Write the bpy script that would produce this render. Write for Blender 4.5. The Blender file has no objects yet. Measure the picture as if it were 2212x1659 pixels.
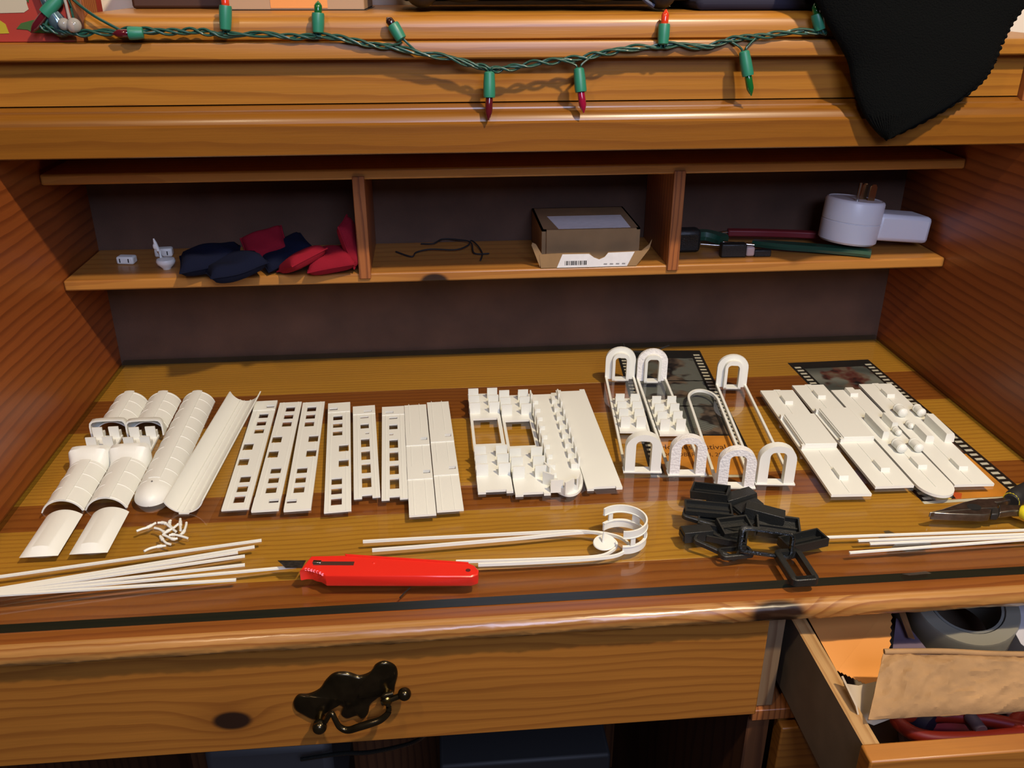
import bpy, bmesh, math, random
from mathutils import Matrix, Vector, Euler, noise as mnoise
random.seed(7)
S = bpy.context.scene
COL = S.collection
R_ = math.radians
sin, cos, pi = math.sin, math.cos, math.pi

# ------------------------------------------------------------------ camera
CAM = Vector((401.58, -1079.04, 448.57))          # everything below is in millimetres, scaled by .001
RT = Vector((.995929887, -.0901273965, .000844159))
UP = Vector((.0372668664, .4202997, .906619734))
FW = Vector((.0820660763, .90289823, -.421947798))
FPX = 1919.61
cd = bpy.data.cameras.new('camera'); cam = bpy.data.objects.new('camera', cd); COL.objects.link(cam)
cam.matrix_world = Matrix(((RT.x, UP.x, -FW.x, CAM.x*.001), (RT.y, UP.y, -FW.y, CAM.y*.001),
                           (RT.z, UP.z, -FW.z, CAM.z*.001), (0, 0, 0, 1)))
cd.sensor_width = 36; cd.sensor_fit = 'HORIZONTAL'; cd.lens = 36*FPX/2212; cd.clip_start = .01
S.camera = cam

# ------------------------------------------------------------------ world, lamps, exposure
w = bpy.data.worlds.new('room_light'); S.world = w; w.use_nodes = True
w.node_tree.nodes['Background'].inputs[0].default_value = (.55, .42, .34, 1)
w.node_tree.nodes['Background'].inputs[1].default_value = .05
def lamp(name, kind, loc, power, col, size, rot=None):
    l = bpy.data.lights.new(name, kind); l.energy = power; l.color = col
    if kind == 'AREA': l.shape = 'RECTANGLE'; l.size, l.size_y = size
    else: l.shadow_soft_size = size
    o = bpy.data.objects.new(name, l); COL.objects.link(o); o.location = loc
    if rot: o.rotation_euler = rot
    return o
lamp('ceiling_lamp_bulb', 'POINT', (1.02, -1.23, 1.55), 118, (1, .81, .55), .035)
lamp('ceiling_lamp_bulb', 'POINT', (-.12, -1.33, 1.60), 20, (1, .79, .52), .045)
lamp('window_daylight', 'AREA', (.68, -2.0, 1.2), 22, (.60, .68, 1), (.7, .7), (R_(66), 0, R_(2)))
S.view_settings.view_transform = 'Standard'; S.view_settings.look = 'None'
S.view_settings.gamma = 1; S.view_settings.exposure = 0; S.view_settings.use_curve_mapping = False

# ------------------------------------------------------------------ helpers
def P(px, py, z=0.):
    "pixel of the photograph -> point at height z (mm)"
    d = RT*((px-1106)/FPX) + UP*(-(py-829.5)/FPX) + FW
    return CAM + d*((z-CAM.z)/d.z)
def PY(px, py, y):
    "pixel -> point in the vertical plane at depth y (mm)"
    d = RT*((px-1106)/FPX) + UP*(-(py-829.5)/FPX) + FW
    return CAM + d*((y-CAM.y)/d.y)
def V(*a): return Vector(a)

class MB:
    def __init__(s): s.v = []; s.f = []; s.T = Matrix()
    def add(s, vs, fs):
        n = len(s.v); s.v += [s.T @ Vector(p) for p in vs]; s.f += [[n+i for i in f] for f in fs]; return s
    def box(s, x0, y0, z0, x1, y1, z1):
        return s.add([(x, y, z) for z in (z0, z1) for y in (y0, y1) for x in (x0, x1)],
                     [(0, 2, 3, 1), (4, 5, 7, 6), (0, 1, 5, 4), (2, 6, 7, 3), (0, 4, 6, 2), (1, 3, 7, 5)])
    def prism(s, poly, a, b, axis='z'):
        n = len(poly)
        def m(p, h): return {'z': (p[0], p[1], h), 'y': (p[0], h, p[1]), 'x': (h, p[0], p[1])}[axis]
        return s.add([m(p, a) for p in poly]+[m(p, b) for p in poly],
                     [list(range(n))[::-1], list(range(n, 2*n))]+[(i, (i+1) % n, n+(i+1) % n, n+i) for i in range(n)])
    def plate(s, x0, y0, x1, y1, z0, z1, holes):
        xs = sorted(set([x0, x1]+[min(max(h[i], x0), x1) for h in holes for i in (0, 2)]))
        ys = sorted(set([y0, y1]+[min(max(h[i], y0), y1) for h in holes for i in (1, 3)]))
        nx, ny = len(xs)-1, len(ys)-1
        def solid(i, j):
            if i < 0 or j < 0 or i >= nx or j >= ny: return False
            cx, cy = (xs[i]+xs[i+1])/2, (ys[j]+ys[j+1])/2
            return not any(h[0] < cx < h[2] and h[1] < cy < h[3] for h in holes)
        k = lambda i, j, t: (t*(ny+1)+j)*(nx+1)+i
        vs = [(x, y, z) for z in (z0, z1) for y in ys for x in xs]; fs = []
        for i in range(nx):
            for j in range(ny):
                if not solid(i, j): continue
                fs.append((k(i, j, 1), k(i+1, j, 1), k(i+1, j+1, 1), k(i, j+1, 1)))
                fs.append((k(i, j, 0), k(i, j+1, 0), k(i+1, j+1, 0), k(i+1, j, 0)))
                if not solid(i-1, j): fs.append((k(i, j, 0), k(i, j, 1), k(i, j+1, 1), k(i, j+1, 0)))
                if not solid(i+1, j): fs.append((k(i+1, j, 0), k(i+1, j+1, 0), k(i+1, j+1, 1), k(i+1, j, 1)))
                if not solid(i, j-1): fs.append((k(i, j, 0), k(i+1, j, 0), k(i+1, j, 1), k(i, j, 1)))
                if not solid(i, j+1): fs.append((k(i, j+1, 0), k(i, j+1, 1), k(i+1, j+1, 1), k(i+1, j+1, 0)))
        return s.add(vs, fs)
    def loft(s, rings, caps=True, closed=False, ringclosed=True):
        n = len(rings[0]); m = len(rings); vs = [p for r in rings for p in r]; fs = []
        for a in range(m if closed else m-1):
            b = (a+1) % m
            for i in range(n if ringclosed else n-1):
                j = (i+1) % n; fs.append((a*n+i, a*n+j, b*n+j, b*n+i))
        if caps and not closed and ringclosed: fs += [list(range(n))[::-1], list(range((m-1)*n, m*n))]
        return s.add(vs, fs)
    def sweep(s, pts, prof, up=V(0, 0, 1), closed=False, caps=True):
        "prof: list of (side, up) offsets or function(i)->list"
        pts = [Vector(p) for p in pts]; n = len(pts); rings = []
        for i, p in enumerate(pts):
            a = pts[(i-1) % n] if (closed or i) else p; b = pts[(i+1) % n] if (closed or i < n-1) else p
            t = (b-a).normalized(); u = up
            if abs(t.dot(u)) > .95: u = V(0, 1, 0)
            sd = t.cross(u).normalized(); u2 = sd.cross(t)
            pr = prof(i) if callable(prof) else prof
            rings.append([p+sd*q[0]+u2*q[1] for q in pr])
        return s.loft(rings, caps, closed)
    def tube(s, pts, r, n=8, closed=False, up=V(0, 0, 1)):
        f = r if callable(r) else (lambda i: r)
        return s.sweep(pts, lambda i: [(f(i)*cos(2*pi*k/n), f(i)*sin(2*pi*k/n)) for k in range(n)], up, closed)
    def lathe(s, prof, n=24):
        return s.loft([[(r*cos(2*pi*k/n), r*sin(2*pi*k/n), z) for k in range(n)] for r, z in prof])
    def ball(s, c, r, n=12):
        r = (r, r, r) if not hasattr(r, '__len__') else r
        T = s.T; s.T = T @ Matrix.Translation(Vector(c)) @ Matrix.Diagonal((r[0], r[1], r[2], 1))
        s.lathe([(max(.02, sin(pi*k/n)), -cos(pi*k/n)) for k in range(n+1)], 2*n); s.T = T; return s
    def mesh(s, name, smooth=None):
        me = bpy.data.meshes.new(name); me.from_pydata([tuple(p*.001) for p in s.v], [], s.f)
        bm = bmesh.new(); bm.from_mesh(me); bmesh.ops.recalc_face_normals(bm, faces=bm.faces); bm.to_mesh(me); bm.free()
        if smooth is not None: me.shade_smooth(); me.set_sharp_from_angle(angle=R_(smooth))
        return me
    def build(s, name, mat, parent=None, smooth=None, bevel=0, loc=(0, 0, 0), rot=(0, 0, 0), label=None, subsurf=0):
        me = s.mesh(name, smooth); me.materials.append(mat)
        o = link(name, me, parent, loc, rot, label)
        if bevel:
            b = o.modifiers.new('bevel', 'BEVEL'); b.width = bevel*.001; b.segments = 2; b.limit_method = 'ANGLE'; b.angle_limit = R_(40)
            if smooth is None: me.shade_smooth(); me.set_sharp_from_angle(angle=R_(35))
        if subsurf:
            b = o.modifiers.new('sub', 'SUBSURF'); b.levels = b.render_levels = subsurf
        return o
def link(name, me, parent=None, loc=(0, 0, 0), rot=(0, 0, 0), label=None):
    o = bpy.data.objects.new(name, me); COL.objects.link(o); o.parent = parent
    o.location = Vector(loc)*.001; o.rotation_euler = rot
    if label: o['label'] = label
    return o
def tag(o, label, cat, group=None):
    o['label'] = label; o['category'] = cat
    if group: o['group'] = group
    return o
def thing(name, label, cat, loc=(0, 0, 0), rz=0, group=None, rot=None):
    o = bpy.data.objects.new(name, None); COL.objects.link(o); o.empty_display_size = .02
    o.location = Vector(loc)*.001; o.rotation_euler = rot or (0, 0, R_(rz)); return tag(o, label, cat, group)
def copy_thing(root, loc, rz=0, label=None, group=None):
    r = root.copy(); COL.objects.link(r); r.location = Vector(loc)*.001; r.rotation_euler = (0, 0, R_(rz))
    if label: r['label'] = label
    if group: r['group'] = group
    for ch in root.children:
        c = ch.copy(); COL.objects.link(c); c.parent = r
        for g in ch.children:
            d = g.copy(); COL.objects.link(d); d.parent = c
    return r
def spline(pts, n=8, closed=False):
    pts = [Vector(p) for p in pts]; out = []; m = len(pts)
    for i in range(m if closed else m-1):
        g = lambda k: pts[k % m] if closed else pts[min(max(k, 0), m-1)]
        a, b, c, d = g(i-1), g(i), g(i+1), g(i+2)
        for k in range(n):
            t = k/n
            out.append(.5*((2*b)+(c-a)*t+(2*a-5*b+4*c-d)*t*t+(3*b-a-3*c+d)*t*t*t))
    if not closed: out.append(pts[-1])
    return out
def lin(c): return tuple(x/12.92 if x <= .04045 else ((x+.055)/1.055)**2.4 for x in c)

# ------------------------------------------------------------------ materials
def mat(name, col, rough=.5, metal=0., noise=0., nscale=60., bump=0., bscale=200., coat=0., trans=0., emis=None, spec=.5, sheen=0.):
    m = bpy.data.materials.new(name); m.use_nodes = True; nt = m.node_tree; b = nt.nodes['Principled BSDF']
    b.inputs['Base Color'].default_value = (*col, 1); b.inputs['Roughness'].default_value = rough
    b.inputs['Metallic'].default_value = metal; b.inputs['Coat Weight'].default_value = coat; b.inputs['Coat Roughness'].default_value = .12
    b.inputs['Transmission Weight'].default_value = trans; b.inputs['Specular IOR Level'].default_value = spec
    b.inputs['Sheen Weight'].default_value = sheen
    tc = nt.nodes.new('ShaderNodeTexCoord')
    if noise:
        nz = nt.nodes.new('ShaderNodeTexNoise'); nz.inputs['Scale'].default_value = nscale; nz.inputs['Detail'].default_value = 4
        nt.links.new(tc.outputs['Object'], nz.inputs['Vector'])
        rp = nt.nodes.new('ShaderNodeValToRGB'); nt.links.new(nz.outputs['Fac'], rp.inputs['Fac'])
        rp.color_ramp.elements[0].position = .3; rp.color_ramp.elements[1].position = .7
        rp.color_ramp.elements[0].color = (*[c*(1-noise) for c in col], 1); rp.color_ramp.elements[1].color = (*[min(1, c*(1+noise)) for c in col], 1)
        nt.links.new(rp.outputs['Color'], b.inputs['Base Color'])
    if bump:
        nz = nt.nodes.new('ShaderNodeTexNoise'); nz.inputs['Scale'].default_value = bscale; nz.inputs['Detail'].default_value = 3
        nt.links.new(tc.outputs['Object'], nz.inputs['Vector'])
        bp = nt.nodes.new('ShaderNodeBump'); bp.inputs['Strength'].default_value = bump; bp.inputs['Distance'].default_value = .001
        nt.links.new(nz.outputs['Fac'], bp.inputs['Height']); nt.links.new(bp.outputs['Normal'], b.inputs['Normal'])
    return m
def wood(name, light, dark, axis='X', period=9., rough=.33, coat=.35, knots=(), centre=(0, 60, -220), warp=.02, var=.12, ring=.75):
    "varnished pine: growth rings about an axis along the board, fibre noise, optional knots [(x,y,z,radius mm)]"
    m = bpy.data.materials.new(name); m.use_nodes = True; nt = m.node_tree; N = nt.nodes.new; L = nt.links.new
    b = nt.nodes['Principled BSDF']; ge = N('ShaderNodeNewGeometry'); oi = N('ShaderNodeObjectInfo')
    def vm(op, a, c, sc=None):
        n = N('ShaderNodeVectorMath'); n.operation = op
        for i, q in enumerate((a, c)):
            if q is None: continue
            if isinstance(q, (tuple, list, Vector)): n.inputs[i].default_value = q
            else: L(q, n.inputs[i])
        if sc is not None:
            if isinstance(sc, (int, float)): n.inputs['Scale'].default_value = sc
            else: L(sc, n.inputs['Scale'])
        return n.outputs[1] if op in ('LENGTH', 'DISTANCE') else n.outputs[0]
    def mt(op, a, c=None, d=None):
        n = N('ShaderNodeMath'); n.operation = op
        for i, q in enumerate((a, c, d)):
            if q is None: continue
            if isinstance(q, (int, float)): n.inputs[i].default_value = q
            else: L(q, n.inputs[i])
        return n.outputs[0]
    ax = 'XYZ'.index(axis)
    off = [.31, .17, .23]
    p = vm('ADD', ge.outputs['Position'], vm('SCALE', tuple(off), None, oi.outputs['Random']))
    st = [7., 7., 7.]; st[ax] = 1.3
    nz = N('ShaderNodeTexNoise'); nz.inputs['Scale'].default_value = 1; nz.inputs['Detail'].default_value = 3
    L(vm('MULTIPLY', p, tuple(st)), nz.inputs['Vector'])
    q = vm('ADD', p, vm('SCALE', vm('SUBTRACT', nz.outputs['Color'], (.5, .5, .5)), None, warp*2))
    kmask = None; kring = None
    for kx, ky, kz, kr in knots:
        sc = [1., 1., 1.]; sc[ax] = .62
        d = vm('LENGTH', vm('MULTIPLY', vm('SUBTRACT', ge.outputs['Position'], (kx*.001, ky*.001, kz*.001)), tuple(sc)), None)
        d = mt('DIVIDE', d, kr*.001)
        g = mt('POWER', 2.718, mt('MULTIPLY', mt('MULTIPLY', d, d), -.28))
        push = [0., kr*.0011, kr*.0011]; push = [push[0], push[1], push[2]]
        if ax != 0: push = [kr*.0011, 0, kr*.0011] if ax == 1 else [kr*.0011, kr*.0011, 0]
        q = vm('ADD', q, vm('SCALE', tuple(push), None, g))
        core = N('ShaderNodeMapRange'); core.interpolation_type = 'SMOOTHSTEP'
        core.inputs[1].default_value = .75; core.inputs[2].default_value = 1.15; core.inputs[3].default_value = 1; core.inputs[4].default_value = 0
        L(d, core.inputs[0])
        halo = mt('MULTIPLY', g, .5)
        kmask = core.outputs[0] if kmask is None else mt('MAXIMUM', kmask, core.outputs[0])
        kring = halo if kring is None else mt('MAXIMUM', kring, halo)
    q = vm('SUBTRACT', q, tuple(c*.001 for c in centre))
    wv = N('ShaderNodeTexWave'); wv.wave_type = 'RINGS'; wv.rings_direction = axis; wv.wave_profile = 'SAW'
    wv.inputs['Scale'].default_value = .31416/(period*.001); wv.inputs['Distortion'].default_value = 1.2; wv.inputs['Detail'].default_value = 2
    wv.inputs['Detail Scale'].default_value = .6
    L(q, wv.inputs['Vector'])
    rp = N('ShaderNodeValToRGB'); e = rp.color_ramp.elements
    mid = [l*.6+k*.4 for l, k in zip(light, dark)]
    rg = [l*(1-ring)+k*ring for l, k in zip(light, dark)]
    e[0].position = 0; e[0].color = (*light, 1); e[1].position = 1; e[1].color = (*mid, 1)
    x = e.new(.55); x.color = (*light, 1); x = e.new(.86); x.color = (*rg, 1); x = e.new(.95); x.color = (*rg, 1)
    L(wv.outputs['Fac'], rp.inputs['Fac'])
    fb = N('ShaderNodeTexNoise'); fb.inputs['Scale'].default_value = 1; fb.inputs['Detail'].default_value = 2
    s2 = [700., 700., 700.]; s2[ax] = 18.
    L(vm('MULTIPLY', p, tuple(s2)), fb.inputs['Vector'])
    big = N('ShaderNodeTexNoise'); big.inputs['Scale'].default_value = 1; big.inputs['Detail'].default_value = 1
    s3 = [22., 22., 22.]; s3[ax] = 5.
    L(vm('MULTIPLY', p, tuple(s3)), big.inputs['Vector'])
    val = mt('ADD', mt('MULTIPLY_ADD', fb.outputs['Fac'], .22, .89), mt('MULTIPLY_ADD', big.outputs['Fac'], var*2, -var))
    val = mt('ADD', val, mt('MULTIPLY_ADD', oi.outputs['Random'], var*1.2, -var*.6))
    col = vm('SCALE', rp.outputs['Color'], None, val)
    def mix(fac, a, c):
        n = N('ShaderNodeMix'); n.data_type = 'RGBA'; L(fac, n.inputs[0]); L(a, n.inputs[6])
        n.inputs[7].default_value = (*c, 1); return n.outputs[2]
    if kmask is not None:
        col = mix(kring, col, [d*.8 for d in dark]); col = mix(kmask, col, (.02, .008, .004))
    L(col, b.inputs['Base Color'])
    b.inputs['Roughness'].default_value = rough; b.inputs['Coat Weight'].default_value = coat; b.inputs['Coat Roughness'].default_value = .2
    bp = N('ShaderNodeBump'); bp.inputs['Strength'].default_value = .12; bp.inputs['Distance'].default_value = .0006
    L(mt('ADD', wv.outputs['Fac'], fb.outputs['Fac']), bp.inputs['Height']); L(bp.outputs['Normal'], b.inputs['Normal'])
    return m
YEL = (.47, .225, .026); BRN = (.25, .078, .013); YD = (.31, .125, .016); BD = (.17, .045, .008)
W_YEL = wood('yellow_pine', YEL, YD, 'X', 6, centre=(0, -700, -160), ring=.6, warp=.028)
W_BRN = wood('brown_pine', BRN, BD, 'X', 8, centre=(0, -640, -120), knots=[(627, -389, -8.8, 5), (266, -383, -8.8, 5)])
W_EDGE = wood('worn_edge_pine', (.36, .17, .045), (.2, .065, .014), 'X', 7, rough=.3, coat=.5, centre=(0, -600, -60), knots=[(664, -540, -16, 15)], var=.3)
W_DRAW = wood('drawer_pine', (.36, .138, .020), (.19, .056, .008), 'X', 9, rough=.45, coat=.12, centre=(0, -538, -560), knots=[(225, -524, -102, 10)], warp=.045, ring=.5)
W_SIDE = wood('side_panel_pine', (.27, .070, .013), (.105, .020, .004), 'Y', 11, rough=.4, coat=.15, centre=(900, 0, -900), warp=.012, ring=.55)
W_FACE = wood('face_pine', (.37, .152, .017), (.24, .082, .009), 'X', 11, rough=.38, coat=.14, centre=(0, -330, 60), warp=.02, ring=.6)
W_FACE2 = wood('dark_moulding_pine', (.225, .084, .008), (.145, .046, .0045), 'X', 13, rough=.34, coat=.3, centre=(0, -330, 60), warp=.02, ring=.5)
W_SHELF = wood('shelf_pine', (.43, .185, .036), (.30, .105, .02), 'X', 14, rough=.4, coat=.15, centre=(0, -300, 420), ring=.5, knots=[(401, -120, 131, 10)])
W_DIV = wood('divider_pine', (.33, .11, .03), (.15, .042, .012), 'Z', 5, rough=.45, coat=.1, centre=(260, -300, 0), ring=.8)
HARD = mat('brown_hardboard', (.085, .042, .024), .75, noise=.25, nscale=14, bump=.3, bscale=900)
WHITE = mat('white_printed_plastic', (.80, .815, .755), .42, bump=.10, bscale=1400)
WHITE2 = mat('rough_white_printed_plastic', (.84, .83, .81), .45, bump=.9, bscale=420)
BLACK = mat('black_printed_plastic', (.012, .013, .012), .42, bump=.35, bscale=900)
BLACKG = mat('glossy_black_plastic', (.010, .011, .010), .2, bump=.5, bscale=700)

def arch_glass(name, tint, ior=1.45, rough=.0, extra=0.):
    m = bpy.data.materials.new(name); m.use_nodes = True; nt = m.node_tree; nt.nodes.clear(); N = nt.nodes.new
    o = N('ShaderNodeOutputMaterial'); mx = N('ShaderNodeMixShader'); t = N('ShaderNodeBsdfTransparent'); g = N('ShaderNodeBsdfGlossy'); f = N('ShaderNodeFresnel')
    f.inputs['IOR'].default_value = ior; t.inputs['Color'].default_value = (*tint, 1); g.inputs['Roughness'].default_value = rough
    a = N('ShaderNodeMath'); a.operation = 'ADD'; a.inputs[1].default_value = extra
    ge = N('ShaderNodeNewGeometry'); fm = N('ShaderNodeMath'); fm.operation = 'SUBTRACT'; fm.inputs[0].default_value = 1
    nt.links.new(ge.outputs['Backfacing'], fm.inputs[1]); mu = N('ShaderNodeMath'); mu.operation = 'MULTIPLY'      # inner faces only transmit
    nt.links.new(f.outputs[0], a.inputs[0]); nt.links.new(a.outputs[0], mu.inputs[0]); nt.links.new(fm.outputs[0], mu.inputs[1]); nt.links.new(mu.outputs[0], mx.inputs[0]); nt.links.new(t.outputs[0], mx.inputs[1]); nt.links.new(g.outputs[0], mx.inputs[2])
    nt.links.new(mx.outputs[0], o.inputs['Surface']); return m
GLASS = arch_glass('clear_sheet_glass', (.97, .985, .97), 1.5)
GEDGE = mat('dark_green_glass_edge', (.004, .016, .010), .12, spec=.6)
GREY_EDGE = arch_glass('tinted_glass_rim', (.62, .70, .60), 1.5)
# ------------------------------------------------------------------ the room
def struct(o): o['kind'] = 'structure'; return o
PAINT = mat('cream_wall_paint', (.80, .70, .58), .8, noise=.03, nscale=8)
FLOORM = mat('dark_carpet_floor', (.045, .032, .024), .95, noise=.4, nscale=300, bump=.6, bscale=900)
struct(MB().box(-1800, 14, -760, 2800, 40, 1700).build('wall_back', PAINT))
struct(MB().box(-1800, -2600, -790, 2800, 40, -760).build('floor', FLOORM))
def off(p): return -p.location*1000
# ------------------------------------------------------------------ the desk
DK = thing('desk', 'orange varnished pine desk with a closed drawer and an open drawer', 'desk', (500, -260, -760))
o_ = off(DK)
WT = -8.8
top = MB().box(-20, -528, -27, 1020, 10, -11.5).build('tabletop', W_BRN, DK, loc=o_)
ys = [(10, W_YEL), (-106, W_BRN), (-186, W_YEL), (-331, W_BRN), (-375, W_YEL), (-467, W_BRN)]
for i, (y, m) in enumerate(ys):
    y2 = ys[i+1][0] if i < 5 else -527
    MB().box(-20, y2+.15, -11.5, 1020, y-.15, WT).build('plank', m, top, bevel=.2)
# slightly worn rounded front edge
prof = [(-526.8, -11.5), (-526.8, WT)] + [(-528-8.7*sin(a), -17.5+8.7*cos(a)) for a in [pi*k/14 for k in range(15)]] + [(-526.8, -26.2)]
rings = []
for k in range(131):
    x = -20+k*8; ring = []
    for j, (y, z) in enumerate(prof):
        d = 0 if j < 2 else .55*sin(x*.11+j*1.7)*sin(x*.037+2+j*.4)+.3*sin(x*.31+j)
        ring.append((x, y+d*(1 if j > 2 else 0), z+d*.5*(1 if 3 < j < 16 else 0)))
    rings.append(ring)
MB().loft(rings).build('front_edge', W_EDGE, DK, smooth=50, loc=o_, label='worn rounded front edge of the desk top')
# closed drawer
dr = MB().box(-14, -524, -135, 664, -506, -28.5).build('drawer', W_DRAW, DK, bevel=1.2, loc=o_, label='closed drawer front with a dark knot')
# frame, kneehole, pedestal
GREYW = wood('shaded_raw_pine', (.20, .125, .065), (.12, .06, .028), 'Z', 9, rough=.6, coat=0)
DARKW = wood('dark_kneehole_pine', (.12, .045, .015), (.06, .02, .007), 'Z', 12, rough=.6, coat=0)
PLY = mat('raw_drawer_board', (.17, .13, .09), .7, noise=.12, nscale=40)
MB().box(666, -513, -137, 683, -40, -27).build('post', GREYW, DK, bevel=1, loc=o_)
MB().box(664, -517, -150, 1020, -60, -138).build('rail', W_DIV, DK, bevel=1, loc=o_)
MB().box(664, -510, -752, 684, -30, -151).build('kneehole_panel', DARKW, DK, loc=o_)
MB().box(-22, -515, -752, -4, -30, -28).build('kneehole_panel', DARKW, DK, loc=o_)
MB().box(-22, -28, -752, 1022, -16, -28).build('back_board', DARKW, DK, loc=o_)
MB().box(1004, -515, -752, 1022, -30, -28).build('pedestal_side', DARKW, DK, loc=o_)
MB().box(690, -524, -264, 1003, -506, -154).build('lower_drawer', W_DRAW, DK, bevel=1.5, loc=o_)
MB().box(690, -524, -422, 1003, -506, -270).build('lower_drawer', W_DRAW, DK, bevel=1.5, loc=o_)
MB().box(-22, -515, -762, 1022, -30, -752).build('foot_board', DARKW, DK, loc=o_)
# open drawer
od = MB().box(689, -657, -134, 1001, -641, -47).build('open_drawer', W_DRAW, DK, bevel=1.5, loc=o_, label='front board of the pulled-out drawer')
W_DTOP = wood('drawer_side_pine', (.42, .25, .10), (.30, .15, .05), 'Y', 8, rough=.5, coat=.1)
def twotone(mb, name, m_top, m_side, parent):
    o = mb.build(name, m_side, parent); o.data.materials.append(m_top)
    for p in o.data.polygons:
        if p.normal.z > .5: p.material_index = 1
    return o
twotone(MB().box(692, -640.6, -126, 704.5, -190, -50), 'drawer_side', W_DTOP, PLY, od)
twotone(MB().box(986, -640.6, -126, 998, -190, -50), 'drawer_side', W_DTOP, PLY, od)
MB().box(704.8, -640.6, -126, 985.8, -190, -121).build('drawer_bottom', PLY, od)
MB().box(704.8, -200, -121, 985.8, -190, -52).build('drawer_back', PLY, od)
# bat-wing drawer pull
BRASS = mat('dark_antique_brass', (.060, .046, .026), .22, metal=.9, noise=.35, nscale=70)
BRASS2 = mat('worn_brass', (.30, .20, .06), .25, metal=1)
def hp(x, y, d=-524.): return PY(560+x*.18083, 1380+y*.18083, d)
ol = [(410,740),(470,660),(590,650),(720,590),(800,480),(900,400),(1050,388),(1200,430),(1330,385),(1390,300),(1500,258),(1620,310),(1655,410),
      (1625,540),(1600,640),(1480,650),(1400,705),(1330,770),(1300,880),(1240,940),(1170,900),(1050,935),(975,880),(1000,795),(900,765),(855,825),(750,850),(650,945),(520,890),(430,830)]
pts = spline([hp(*p) for p in ol], 4, True); c = sum(pts, Vector())/len(pts)
mb = MB()
def inset(k, d): return [c+(p-c)*k+V(0, -d, 0) for p in pts]
mb.loft([inset(1, 0), inset(1, 1.4), inset(.965, 2.6), inset(.90, 3.4), inset(.6, 4.6), inset(.25, 5.4)])
mb.build('pull_plate', BRASS, dr, smooth=55)
for (x, y), (kx, ky) in (((1530, 620), (1735, 660)), ((725, 925), (720, 1050))):
    a = hp(x, y, -526); b = a+V(0, -11, 0); k_ = hp(kx, ky, -536)
    MB().tube([a, a+V(0, -6, 0), b], lambda i: (4.2, 3.4, 4.4)[i], 14, up=V(0, 0, 1)).ball(b, (4.6, 3, 4.6)).build('pull_post', BRASS2, dr, smooth=50)
    MB().tube([b+(k_-b)*-.3, b, k_], 2.4, 10).ball(k_, 5.4 if kx > 1000 else 6.0).build('pull_knob', BRASS, dr, smooth=50)
bail = spline([hp(790, 990, -536), hp(860, 890, -537), hp(905, 960, -539), hp(960, 1050, -540), hp(1060, 1090, -541), hp(1200, 1050, -542), hp(1330, 1010, -542),
               hp(1460, 960, -541), hp(1545, 870, -540), hp(1530, 760, -538), hp(1480, 690, -537), hp(1600, 650, -536)], 6)
MB().tube(bail, lambda i: 2.1+1.1*sin(pi*i/(len(bail)-1))**4, 10).build('pull_bail', BRASS, dr, smooth=60)

# ------------------------------------------------------------------ the hutch
HU = thing('hutch', 'pine hutch with moulded front, cubbyhole shelf and dark hardboard back on the desk', 'hutch', (500, -110, WT))
oh = off(HU)
sp = [(10, WT), (-505, WT), (-505, 6)]+[(-505+280*(1-cos(t)), 6+283*sin(t)) for t in [pi/2*k/14 for k in range(1, 15)]]+[(-221, 373), (10, 373)]
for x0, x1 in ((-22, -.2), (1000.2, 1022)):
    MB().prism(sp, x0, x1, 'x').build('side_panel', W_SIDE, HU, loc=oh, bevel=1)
MB().box(-.2, 0, WT, 1000.2, 6, 373).build('back_panel', HARD, HU, loc=oh, label='dark brown hardboard back panel')
MB().box(0, -186, 322, 1000, 0, 334).build('inner_top', W_SHELF, HU, loc=oh)
MB().box(9, -197, 335, 991, -186.5, 373.8).build('face_panel', W_FACE, HU, loc=oh)
for x0, x1 in ((-22, 8.8), (991.2, 1022)):
    MB().box(x0, -206, 331, x1, -186.5, 374).build('stile', W_DIV, HU, loc=oh, bevel=1)
lm = [(-187, 291.5), (-221, 291.5), (-222, 292.5), (-222, 318), (-219.6, 320), (-218.5, 323), (-216, 326.5), (-212, 328.8), (-207.5, 329.6), (-207, 331), (-203, 331.6), (-199, 333.5), (-187, 334)]
MB().prism(lm, -22, 1022, 'x').build('lower_moulding', W_FACE2, HU, loc=oh, smooth=28)
lg = [(10, 374.6), (-209.5, 374.6), (-211, 376), (-211, 387), (-210, 389.2), (-207.5, 390), (10, 390)]
MB().prism(lg, -24, 1024, 'x').build('ledge', W_FACE, HU, loc=oh, smooth=28)
bp_ = [(6, 390.2), (-203.6, 390.2), (-205, 392), (-205, 401), (-204, 406), (-201, 410), (-196, 412.6), (-188, 413.6), (6, 413.6)]
MB().prism(bp_, 101, 922, 'x').build('upper_plinth', W_FACE, HU, loc=oh, bevel=3, smooth=30)
for nm, y, z0, z1 in (('shelf', -120, 131.2, 143.1), ('upper_shelf', -120.6, 246.6, 257.8)):
    MB().box(.2, y, z0, 999.8, -.2, z1).build(nm, W_SHELF, HU, loc=oh, bevel=2.2)
for x in (324.5, 672.8):
    MB().box(x-6.5, -123.5, 137.5, x+6.5, -1, 250.5).build('divider', W_DIV, HU, loc=oh, bevel=.8)

# ------------------------------------------------------------------ glass sheet
g = MB().box(5, -514.2, -8, 995, -4, 0).build('glass_sheet', GLASS)
g.data.materials.append(GEDGE); g.data.materials.append(GREY_EDGE)
for p in g.data.polygons:
    if p.normal.y < -.5: p.material_index = 1
    elif abs(p.normal.z) < .5: p.material_index = 2
tag(g, 'clear glass sheet with dark green front edge covering the desk top', 'glass sheet')

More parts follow.
